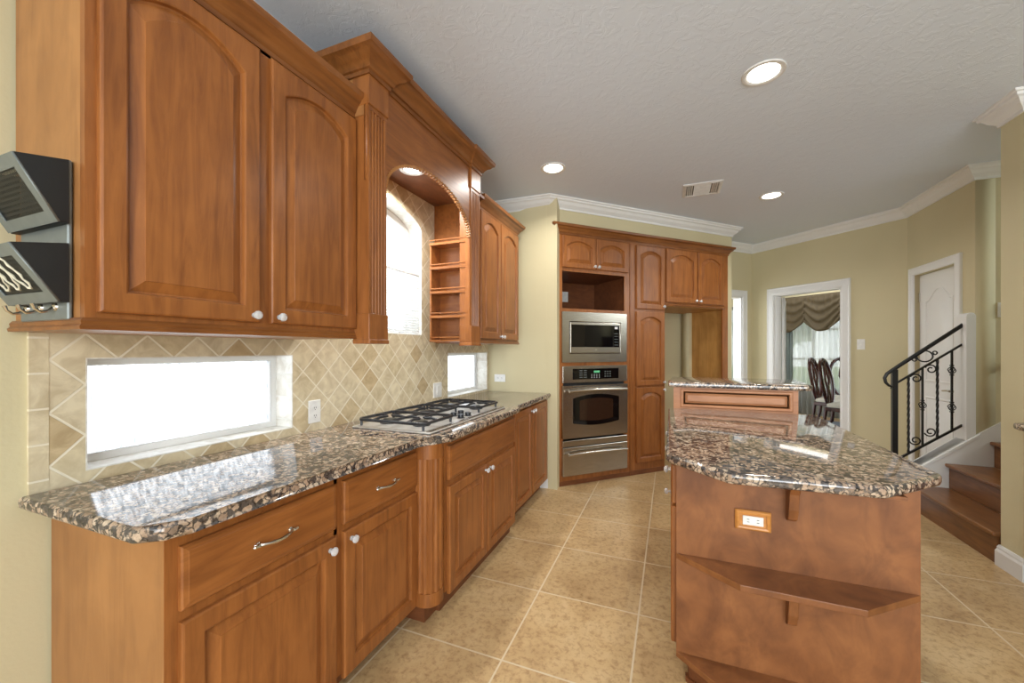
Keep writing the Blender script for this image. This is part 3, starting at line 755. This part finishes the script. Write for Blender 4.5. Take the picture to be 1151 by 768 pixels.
def corbel(z, hgt, dpt):
    pts = [(-.012, z), (-.012-dpt, z), (-.012-dpt, z-.012), (-.012-dpt*.72, z-.02), (-.012-dpt*.5, z-hgt*.35), (-.012-dpt*.42, z-hgt*.7), (-.012-dpt*.3, z-hgt*.93), (-.012-dpt*.1, z-hgt), (-.012, z-hgt)]
    MB().prism(pts, .375, .405, 'x', bev=.002).build('corbel', 'wood_red', isl)
corbel(.868, .165, .10); corbel(.485, .165, .085)
MB().box(.20, .66, -.16, -.02, .862, .874, .001).build('top_support', 'wood_red', isl)
# doors on the aisle side
side_loc = Matrix.Translation((.022, 1.75, 0))
ids = [(.012, .42), (.43, .84), (.85, 1.26)]
for j, (a, b) in enumerate(ids):
    for nm, z0, z1, kz in (('drawer', .70, .855, .778), ('door', .13, .685, .62)):
        o = door(isl, -b, -a, z0, z1, 0, ((-a-b)/2 if nm == 'drawer' else -b+.03, kz), .055, name=nm, mat='wood')
        o.rotation_euler = (0, 0, -PI/2)
ot = thing('wall_outlet', 'white outlet in a carved wooden cover plate on the island end panel', 'outlet', (.290, 1.738, .683))
pl = MB().box(-.06, .06, -.008, 0, -.038, .038, .003, 2).build('cover_plate', 'outlet_wood', ot)
MB().sweep([(-.045, -.024), (-.045, .024), (.045, .024), (.045, -.024)], [(0, -.008), (0, -.012), (-.006, -.014), (-.011, -.011), (-.013, -.008)], lambda x, y, t: (x, t, y), True).build('raised_border', 'outlet_wood', pl)
MB().box(-.034, .034, -.012, -.008, -.017, .017, .001).build('receptacle', 'plastic', ot)
for s in (-1, 1):
    for q in (-1, 1): MB().box(s*.016-.004, s*.016+.004, -.0128, -.012, q*.005-.001, q*.005+.001).build('slot', 'slot', ot)
    MB().lathe((s*.052, -.0075, 0), (0, -1, 0), [(0, .003), (.002, .002), (.0025, .001)], 8).build('screw', 'slot', ot)
it = thing('island_worktop', 'clipped-corner polished granite slab on the low level of the island', 'countertop', (0, 0, .875))
pts = [(-.016, 1.728), (-.009, 1.706), (.172, 1.520), (.192, 1.511), (.598, 1.530), (.618, 1.540), (.832, 1.745), (.845, 1.768), (.862, 3.058), (-.012, 3.058)]
MB().prism(pts, 0, .039, bev=.0135, seg=4).build('slab', 'granite', it, True)
br = thing('raised_bar', 'raised back section of the island with a framed panel and granite bar top', 'bar', (.022, 3.06, 0))
MB().box(0, .745, 0, .14, 0, 1.066).build('body', 'wood_lit', br)
door(br, .045, .715, .925, 1.055, 0, None, .022, t=.012, mat='wood_lit', name='panel')
pts = [(-.03, -.05), (.78, -.05), (.815, -.02), (.83, .03), (.86, .55), (-.01, .55), (-.035, .03)]
o = MB().prism(pts, 1.067, 1.103, bev=.0125, seg=4).build('bar_top', 'granite', br, True)
for k in (0, 1): MB().prism([(.14, 1.066), (.42, 1.066), (.42, 1.045), (.25, .97), (.17, .86), (.14, .80)], .12+k*.45, .16+k*.45, 'x').build('corbel', 'wood_lit', br)

# ------------------------------------------------------------------ ceiling fixtures
def can(label, x, y, z=H, r=.085, power=CAN_POWER, ring=.03):
    t = thing('recessed_light', label, 'ceiling light', (x, y, z), 0, None)
    MB().lathe((0, 0, 0), (0, 0, -1), [(-.0005, r+ring*.0-.012), (-.0005, r+ring), (.004, r+ring), (.007, r+ring*.5), (.006, r), (-.0, r-.012)], 32).build('trim_ring', 'lamp_trim', t, True) if False else None
    n = 32; L = []
    for h_, rr in [(0, r+.018), (-.006, r+.016), (-.008, r+.004), (-.004, r-.006), (-.001, r-.012)]:
        L.append([(rr*math.cos(2*PI*k/n), rr*math.sin(2*PI*k/n), h_) for k in range(n)])
    MB().loops(L, False, False).build('trim_ring', 'lamp_trim', t, True)
    MB().lathe((0, 0, -.001), (0, 0, -1), [(0, r-.010), (.003, r-.012), (.006, r-.03), (.007, .001)], 32).build('lens', 'bulb', t, True)
    if power:
        a = area('lamp', (0, 0, -.02), (0, 0, 0), (r-.012)*2, 0, power, (1, .97, .92), 'DISK', math.radians(150)); a.parent = t
    return t
can('recessed ceiling light nearest the camera, above the island', .459, 2.45)
can('recessed ceiling light on the left, near the far wall cabinet', -.88, 3.105)
can('recessed ceiling light on the right, farthest away near the vent', .895, 4.43)
can('small recessed light in the soffit behind the cooktop arch', -1.49, 2.06, 2.45, .06, 11.0)
vt = thing('ceiling_vent', 'white louvred ceiling air vent between the recessed lights', 'vent', (.268, 4.01, H), 0)
m = MB(); m.sweep([(-.16, -.155), (-.16, .155), (.16, .155), (.16, -.155)], [(0, 0), (0, -.006), (.02, -.012), (.028, -.010), (.03, 0)], lambda x, y, t: (x, y, t), True); m.build('frame', 'lamp_trim', vt)
MB().box(-.13, .13, -.125, .125, -.003, -.001).build('backing', 'slot', vt)
for k in range(9):
    y = -.105+k*.026; MB().prism([(y-.008, -.004), (y+.006, -.012), (y+.008, -.011), (y-.006, -.003)], -.07, .07, 'x').build('slat', 'lamp_trim', vt)
for s in (-1, 1):
    for k in range(3):
        x = s*(.083+k*.017); MB().prism([(x-.005*s, -.004), (x+.006*s, -.012), (x+.008*s, -.011), (x-.003*s, -.003)], -.12, .12, 'y').build('slat', 'lamp_trim', vt)

# ------------------------------------------------------------------ mail organizer on the cabinet end
mo = thing('wall_organizer', 'grey and black metal two-pocket mail organizer with hooks on the cabinet side', 'organizer', (-1.52, .518, 1.60))
MB().box(-.125, .125, -.010, 0, -.195, .205, .003).build('back_plate', 'grey_metal', mo)
def pocket(zt, zb, outt, outb, par):
    x0, x1 = -.132, .132
    for s, x in ((-1, x0), (1, x1-.003)):
        MB().prism([(-.010, zt+.02), (-outt, zt), (-outb, zb), (-.010, zb)], x, x+.003, 'x').build('side_panel', 'organizer_black', par)
    MB().box(x0, x1, -outb, -.010, zb-.002, zb+.001).build('bottom', 'organizer_black', par)
    f = Vector((0, -outt, zt)); g = Vector((0, -outb, zb)); d = (f-g); ln = d.length; d.normalize()
    nn = Vector((0, d.z, -d.y)); nn = -nn if nn.y > 0 else nn
    def fn(x, y, t): p = g+d*y+nn*t; return (x, p.y, p.z)
    fr = plate(rect(x0, x1, 0, ln), [rect(x0+.028, x1-.028, .028, ln-.028)], .005, 'pocket_frame', 'grey_metal', par, fn)
    plate(rect(x0+.02, x1-.02, .02, ln-.02), [], .0012, 'wire_mesh', 'mesh', fr, fn)
pocket(.182, .045, .10, .025, mo); pocket(-.025, -.150, .105, .025, mo)
for k in range(3):
    x = -.085+k*.075; m = MB()
    m.tube([(x, -.010, -.160), (x, -.022, -.172), (x, -.036, -.176), (x, -.046, -.168), (x, -.050, -.156)], [.005, .004, .0035, .0035, .005], 8)
    m.lathe((x, -.010, -.160), (0, -1, 0), [(0, .012), (.004, .010), (.006, .004)], 12); m.build('hook', 'nickel', mo, True)
cd = MB()
for j in range(3):
    P0 = []
    for k in range(25):
        a = 2*PI*k/24; u = -.03+j*.028+.02*math.cos(a)+.03*(.5-.5*math.sin(a))*(j-.5); v_ = .075+.048*math.sin(a)
        f = Vector((0, -.105, -.025)); g = Vector((0, -.025, -.150)); d = (f-g).normalized(); p = g+d*(v_+.008); P0.append((u-1.52, .518+p.y-.010-.002*math.sin(a*9), 1.60+p.z))
    cd.tube(P0, [.0018+.0012*(k % 2) for k in range(25)], 6)
o = cd.build('bead_cord', 'cream_cord', None, True); tag(o, 'looped cream cord hanging on the lower pocket of the mail organizer', 'cord')

# ------------------------------------------------------------------ staircase
st = thing('staircase', 'wooden staircase rising to the right behind the wall column', 'stairs', (0, 0, 0))
ns = [1.853, 2.087, 2.355, 2.62, 2.88, 3.14, 3.40, 3.66]
for k, x in enumerate(ns):
    z = .2*(k+1); x2 = ns[k+1] if k+1 < len(ns) else x+.26
    MB().box(x+.028, x2+.03, 3.40, SY-.016, z-.2 if k else 0, z-.027).build('riser', 'stair_wood', st)
    MB().box(x, x2+.03, 3.378 if k else 3.385, SY-.016, z-.027, z, .008, 3).build('tread', 'stair_wood', st)
# half wall with sloping cap below the railing, and skirting up the full wall
sl = .83
def capz(x): return .655-sl*(2.295-x)
hw = MB(); xs = 1.62
hw.prism([(xs, 0), (RX, 0), (RX, capz(RX)), (xs, capz(xs))], SY-.0, SY+.11, 'y')
struct(hw.build('wall_stair_half', 'white'))
struct(MB().prism([(xs-.02, capz(xs-.02)-.03), (RX+.02, capz(RX+.02)-.03), (RX+.02, capz(RX+.02)), (xs-.02, capz(xs-.02))], SY-.022, SY+.13, 'y', bev=.004).build('trim_12', 'white'))
struct(MB().prism([(1.80, 0), (3.8, 0), (3.8, .66+.77*1.5), (RX+.02, .66)]+[(RX+.0, capz(RX)-.03), (1.80, capz(1.80)-.03)], SY-.014, SY+.001, 'y', bev=0).build('trim_13', 'white'))
m = MB(); pts = [(2.222, capz(2.2)), (2.280, capz(2.2)+.02)]+[(2.251+.029*math.cos(PI*k/10), 1.60+.03*math.sin(PI*k/10)) for k in range(11)]
struct(m.prism(pts, SY-.012, SY+.12, 'y', bev=.004).build('trim_14', 'white'))

# iron railing
rl = thing('stair_railing', 'black wrought iron stair railing with scrolls, baskets and twisted balusters', 'railing', (0, SY+.045, 0))
S = rl
def rz_top(x): return 1.475+.875*(x-2.165)*1.0
def rail2z(x): return 1.021+(x-1.779)*.79
def raillo(x): return .439+(x-1.878)*.78
k_ = 1.0
x1 = 2.232
MB().tube([(x1+.003, 0, raillo(x1)-.03), (x1, 0, raillo(x1)), (1.80, 0, raillo(1.80)), (1.76, 0, raillo(1.76))], .011, 4, True).build('bottom_rail', 'black', S)
MB().tube([(x1, 0, rail2z(x1)), (1.80, 0, rail2z(1.80))], .010, 4, True).build('middle_rail', 'black', S)
tz1 = 1.535; tz0 = 1.165
hp = [(x1, 0, tz1), (2.0, 0, tz1-(x1-2.0)*.84), (1.83, 0, tz1-(x1-1.83)*.84), (1.775, 0, tz1-(x1-1.775)*.84-.002), (1.742, 0, 1.12), (1.727, 0, 1.085), (1.735, 0, 1.045), (1.755, 0, 1.02), (1.775, 0, 1.008), (1.765, 0, .995)]
MB().tube(hp, [.016, .016, .016, .015, .014, .013, .012, .011, .009, .006], 8).build('handrail', 'black', S, True)
MB().tube([(x1, 0, tz1), (x1, 0, rail2z(x1)-.005)], .013, 4, True).build('end_bar', 'black', S)
MB().box(1.775, 1.812, -.018, .018, capz(1.79)-.02, 1.16, .002).build('newel_post', 'black', S)
def spiral(cx, cz, r0, turns, sgn, start):
    return [(cx+sgn*r0*(1-.75*k/28)*math.cos(start+turns*2*PI*k/28), 0, cz+r0*(1-.75*k/28)*math.sin(start+turns*2*PI*k/28)) for k in range(29)]
def basket(m, x, z):
    for j in range(5):
        m.tube([(x+.024*math.sin(PI*k/10)*math.cos(2*PI*j/5+k*.22), .024*math.sin(PI*k/10)*math.sin(2*PI*j/5+k*.22), z-.034+.068*k/10) for k in range(11)], .0032, 5)
def straight(x, z0, z1, baskets):
    m = MB(); m.tube([(x, 0, z0), (x, 0, z1)], .0085, 4, True)
    for b in baskets: basket(m, x, b); m.box(x-.010, x+.010, -.010, .010, b-.044, b-.034); m.box(x-.010, x+.010, -.010, .010, b+.034, b+.044)
    return m.build('basket_baluster', 'black', S)
def twisted(x, z0, z1):
    n = 60; m = MB(); m.tube([(x, 0, z0+(z1-z0)*k/n) for k in range(n+1)], .0098, 4, True, .33); return m.build('twisted_baluster', 'black', S)
bx = [1.886, 1.977, 2.072, 2.162]
twisted(bx[0], raillo(bx[0]), rail2z(bx[0])); straight(bx[1], raillo(bx[1]), rail2z(bx[1]), [.862])
twisted(bx[2], raillo(bx[2]), rail2z(bx[2])); straight(bx[3], raillo(bx[3]), rail2z(bx[3]), [1.160, .855])
for (cx, cz, r, sg, stt) in ((1.936, 1.085, .040, 1, PI*.9), (2.032, 1.165, .040, 1, PI*.9), (1.932, .560, .040, 1, -PI*.9), (2.028, .640, .040, 1, -PI*.9)):
    pts = [(cx+sg*r*(1-.7*k/28)*math.cos(stt+(1 if stt < 0 else -1)*2.6*PI*k/28*1), 0, cz+r*(1-.7*k/28)*math.sin(stt+(1 if stt < 0 else -1)*2.6*PI*k/28)) for k in range(29)]
    MB().tube(pts, .0055, 6).build('scroll', 'black', S, True)
m = MB(); cxc, czc = 1.991, 1.275
m.tube([(cxc+.052*math.cos(2*PI*k/28), 0, czc+.046*math.sin(2*PI*k/28)) for k in range(30)], .006, 6)
for s in (-1, 1):
    m.tube([(cxc+s*(.064+.020*(1-.5*k/18)*math.cos(PI+2*PI*1.2*k/18)), 0, czc+s*.030+.018*(1-.5*k/18)*math.sin(PI+s*2*PI*1.2*k/18)) for k in range(19)], .005, 6)
m.build('ring_ornament', 'black', S, True)
# handrail bracket on the full wall
hb = thing('handrail_bracket', 'small dark handrail bracket on the wall beyond the half wall', 'bracket', (2.452, SY, 1.19))
MB().lathe((0, 0, 0), (0, -1, 0), [(0, .02), (.005, .02), (.008, .007), (.035, .006), (.036, .001)], 12).build('rosette', 'black', hb, True)
MB().tube([(-.012, -.036, .01), (.5, -.036, .42)], .014, 8).build('rail', 'dark_wood', hb, True)

# white panelled door in the right wall
wd_ = thing('panelled_door', 'white closed interior door with arched top panels behind the stair railing', 'door', (RX, RY, 0), -PI/2)
x0, x1_, zt = .138, .752, 2.066
MB().box(x0, x1_, .034, .066, .008, zt, .002).build('slab', 'white', wd_)
def molded(par, x0, x1, z0, z1, rise, y):
    K = 18
    def lp(d, yy):
        pts = [(x0+d, yy, z0+d), (x1-d, yy, z0+d)]; zs = z1-d-rise
        for k in range(K+1):
            s_ = 1-2*k/K; pts.append(((x0+x1)/2+s_*((x1-x0)/2-d), yy, zs+rise*(.5+.5*math.cos(PI*s_))))
        return pts
    return MB().loops([lp(0, y+.001), lp(.004, y-.006), (lp(.016, y-.007)), lp(.024, y+.0), lp(.034, y-.003)], False, True).build('panel', 'white', par, True)
molded(wd_, x0+.10, x1_-.10, 1.02, 1.92, .11, .034)
molded(wd_, x0+.10, x1_-.10, .22, .88, 0, .034)
h = MB(); h.lathe((x1_-.065, .034, .965), (0, -1, 0), [(0, .028), (.006, .026), (.009, .012), (.045, .011)], 16)
h.tube([(x1_-.065, -.008, .965), (x1_-.10, -.010, .967), (x1_-.17, -.008, .960)], [.011, .009, .007], 8)
h.build('lever_handle', 'nickel', wd_, True)
for z in (.25, 1.05, 1.85): MB().box(x0-.006, x0+.012, .024, .034, z-.045, z+.045).build('hinge', 'nickel', wd_)

# cabinet and granite top beyond the wall column, cut by the right edge of the frame
rc = thing('base_cabinet', 'dark maple base cabinet at the right edge of the frame beside the wall column', 'cabinet', (1.885, 3.185, 0), -PI/2)
MB().box(0, 1.2, 0, .60, .10, .873).build('body', 'wood', rc); MB().box(.0, 1.2, .06, .60, 0, .10).build('toe_kick', 'wood_in', rc)
door(rc, .03, .57, .67, .84, 0, name='drawer', pull=True, mat='wood_h'); door(rc, .03, .57, .12, .64, 0, (.53, .60), .055)
rt = thing('side_worktop', 'granite worktop end at the right edge of the frame by the wall column', 'countertop', (0, 0, .875))
MB().prism([(1.85, 3.195), (1.822, 3.17), (1.812, 3.12), (1.81, 1.95), (2.45, 1.95), (2.45, 3.195)], 0, .039, bev=.0135, seg=4).build('slab', 'granite', rt, True)

# ------------------------------------------------------------------ dining room beyond the doorway
def DB(u, n_): p = A0+eb*u+nb*n_; return (p.x, p.y)
DN = 3.40
# far wall with wide window
o = plate(rect(-3.8, 3.8, 0, H), [rect(-3.1, -.15, .55, 2.32), rect(1.0, 2.6, .55, 2.32)], .12, 'wall_dining', 'wall', None, lambda x, y, t: (x, t, y)); place(o, DB(0, DN)+(0,), RB); struct(o)
o = plate(rect(0, 3.4, 0, H), [], .1, 'wall_dining_left', 'wall', None, lambda x, y, t: (t-.1, x, y)); place(o, DB(-3.8, 0)+(0,), RB); struct(o)
m = MB(); 
for k in range(7): u = -3.1+k*2.95/6; m.box(u-.02, u+.02, .02, .06, .55, 2.32)
for k in range(4): z = .55+k*1.77/3; m.box(-3.1, -.15, .02, .06, z-.018, z+.018)
o = m.build('window_4', 'white'); place(o, DB(0, DN)+(0,), RB); struct(o)
pn = MB().box(-3.1, -.15, .035, .041, .55, 2.32).build('pane', 'glass', o)
def drapery(name, label, cat, u0, u1, z0, z1, n_, mat, amp, waves, part='fabric'):
    t = thing(name, label, cat, DB((u0+u1)/2, n_)+(0,), RB); w = u1-u0; K = int(waves*10); L = []
    for z in (z0, z0+(z1-z0)*.5, z1):
        fr = [((-w/2+w*k/K), amp*math.sin(2*PI*waves*k/K)*(1.1 if z < z1 else .7)+amp*.4*math.sin(5.1*k/K*waves), z) for k in range(K+1)]
        L.append(fr)
    m = MB(); m.loops(L, False, False, False); ob = m.build(part, mat, t, 'all')
    md = ob.modifiers.new('s', 'SOLIDIFY'); md.thickness = .0012; return t
drapery('sheer_curtain', 'white sheer curtains over the dining room window beyond the doorway', 'curtain', -3.2, .0, .02, 2.36, DN-.10, 'sheer', .022, 34)
drapery('drape', 'narrow grey-green drape hanging at the left of the dining room window', 'curtain', -1.67, -1.42, .02, 2.34, DN-.16, 'drape', .03, 4)
vl = thing('window_valance', 'olive gold swagged valance over the dining room window', 'valance', DB(-1.2, DN-.25)+(0,), RB)
MB().box(-1.2, 1.3, -.02, .02, 2.36, 2.41, .005).build('rod_pocket', 'valance', vl)
sw = .62; K = 26; J = 26
for s in range(4):
    c = -1.2+sw*(s+.5)+.035; L = []
    for j in range(J+1):
        v = j/J; row = []
        for k in range(K+1):
            u = k/K; sag = math.sin(PI*u)**.8
            top = 2.385; drop = (.46+.24*sag)*v
            ph = v*(26+3*math.sin(4*u+s*1.7))+1.8*math.sin(5*u+s)
            row.append((c+(u-.5)*sw*1.06, -.03-.03*sag-.026*math.sin(ph)*min(1, v*4)*(0.5+.5*sag)-.012*math.sin(u*40)*(1-v), top-drop))
        L.append(row)
    m = MB(); m.loops(L, False, False, False); ob = m.build('swag', 'valance', vl, 'all'); md = ob.modifiers.new('s', 'SOLIDIFY'); md.thickness = .004
# open french door leaf seen edge on at the left jamb
fd = thing('french_door', 'white glazed door leaf folded open inside the dining room doorway', 'door', DB(DU0+.018, .125)+(0,), RB+math.radians(121))
wD = .76
plate(rect(0, wD, .01, 2.04), [rect(.10, wD-.10, .25+i*.60, .25+i*.60+.53) for i in range(3)], .035, 'leaf', 'white', fd, lambda x, y, t: (x, -t, y))
plate(rect(.09, wD-.09, .24, 2.0), [], .005, 'pane', 'glass', fd, lambda x, y, t: (x, -.015-t, y))
# dining rug
rg = MB().box(-1.6, 1.5, .55, 3.0, 0, .008).build('rug', 'rug'); place(rg, DB(0, 0)+(0,), RB); tag(rg, 'blue-grey rug on the dining room floor under the chairs', 'rug')
# chairs
def chair(label, u, n_, rz, group=None):
    t = thing('dining_chair', label, 'chair', DB(u, n_)+(.014,), RB+rz)
    # local: faces +x, back at -x
    MB().prism([(-.20, -.19), (-.20, .19), (.22, .25), (.25, .2), (.25, -.2), (.22, -.25)], .44, .50, bev=.02, seg=3).build('seat', 'seat', t, True)
    MB().prism([(-.22, -.20), (-.22, .20), (.24, .27), (.265, .2), (.265, -.2), (.24, -.27)], .385, .445, bev=.008).build('seat_frame', 'dark_wood', t)
    for s in (-1, 1):
        MB().tube([(.225, s*.225, .42), (.245, s*.245, .33), (.235, s*.235, .2), (.215, s*.215, .08), (.235, s*.235, .03), (.25, s*.25, .0)], [.030, .036, .024, .016, .022, .026], 10).build('leg', 'dark_wood', t, True)
        MB().tube([(-.21, s*.17, .44), (-.23, s*.17, .25), (-.28, s*.17, .0)], [.024, .019, .018], 8).build('leg', 'dark_wood', t, True)
    pts = []
    for k in range(25):
        a = -PI*.5+.28+(2*PI-.56)*k/24
        y = .225*math.cos(a)*(1.0+.12*math.sin(a)); z = .80+.36*math.sin(a)
        x = -.21-.10*((z-.44)/.72)**1.5
        pts.append((x, y, z))
    MB().tube(pts, [.021+.006*abs(math.sin(k*PI/24)) for k in range(25)], 8).build('back_frame', 'dark_wood', t, True)
    m = MB()
    for s in (-1, 1):
        m.tube([(-.215, s*.04, .46), (-.222, s*.055, .58), (-.235, s*.02, .70), (-.250, s*.075, .84), (-.27, s*.05, .97), (-.29, s*.015, 1.07), (-.305, s*.05, 1.145)], [.02, .018, .016, .017, .016, .016, .018], 6)
    m.tube([(-.235, -.05, .72), (-.24, 0, .76), (-.235, .05, .72)], .012, 6); m.build('splat', 'dark_wood', t, True)
    return t
chair('dark carved dining chair seen through the doorway, on the left', -.10, 2.16, .25)
chair('dark carved dining chair seen through the doorway, in the middle', .36, 1.62, .22)
chair('dark carved dining chair seen through the doorway, behind the other two', -.17, 2.86, -.6)
dt = thing('dining_table', 'dark dining table mostly hidden behind the doorway casing', 'table', DB(1.35, 2.0)+(.008,), RB)
MB().prism([(.45*math.cos(2*PI*k/32), .75*math.sin(2*PI*k/32)) for k in range(32)], .72, .755, bev=.01).build('tabletop', 'dark_wood', dt, True)
MB().lathe((0, 0, 0), (0, 0, 1), [(0, .26), (.04, .24), (.08, .08), (.3, .06), (.4, .10), (.5, .05), (.72, .12)], 20).build('pedestal', 'dark_wood', dt, True)

GR = {'recessed_light': 'recessed downlights', 'dining_chair': 'dining chairs around the table', 'wall_outlet': 'power outlets', 'light_switch': 'switch and wall plates', 'base_cabinet': 'base cabinets', 'wall_cabinet': 'wall cabinets'}
for o in D.objects:
    if not o.parent and 'category' in o and o.name.split('.')[0] in GR: o['group'] = GR[o.name.split('.')[0]]
# garden seen through the windows
g = MB().box(-14, 20, 12.2, 40, -.2, -.1).build('lawn', 'grass'); tag(g, 'green lawn outside beyond the dining room window', 'lawn')
def tree(label, x, y, hgt, r):
    t = thing('tree', label, 'tree', (x, y, -.07)); m = MB(); m.tube([(0, 0, 0), (.05, 0, hgt*.3), (-.05, .05, hgt*.65)], [.16, .12, .08], 8); m.build('trunk', 'bark', t, True)
    m = MB()
    for k in range(260):
        a = random.uniform(0, 2*PI); b = random.uniform(-1, 1); rr = r*random.uniform(.4, 1)
        p = Vector((rr*math.cos(a)*math.sqrt(1-b*b), rr*math.sin(a)*math.sqrt(1-b*b), hgt*.68+rr*b*.8)); q = random.uniform(.12, .24)
        ax = Vector((random.gauss(0, 1), random.gauss(0, 1), random.gauss(0, 1))).normalized(); u = ax.orthogonal().normalized()*q; w = ax.cross(u)
        m.bm.faces.new([m.bm.verts.new(p+s) for s in (u, w*.6, -u, -w*.6)])
    m.build('crown', 'foliage', t)
tree('leafy green tree outside the dining room window, nearer', 3.6, 16.5, 3.4, 1.2)
tree('leafy green tree outside the dining room window, farther left', 1.2, 19.0, 4.2, 1.7)
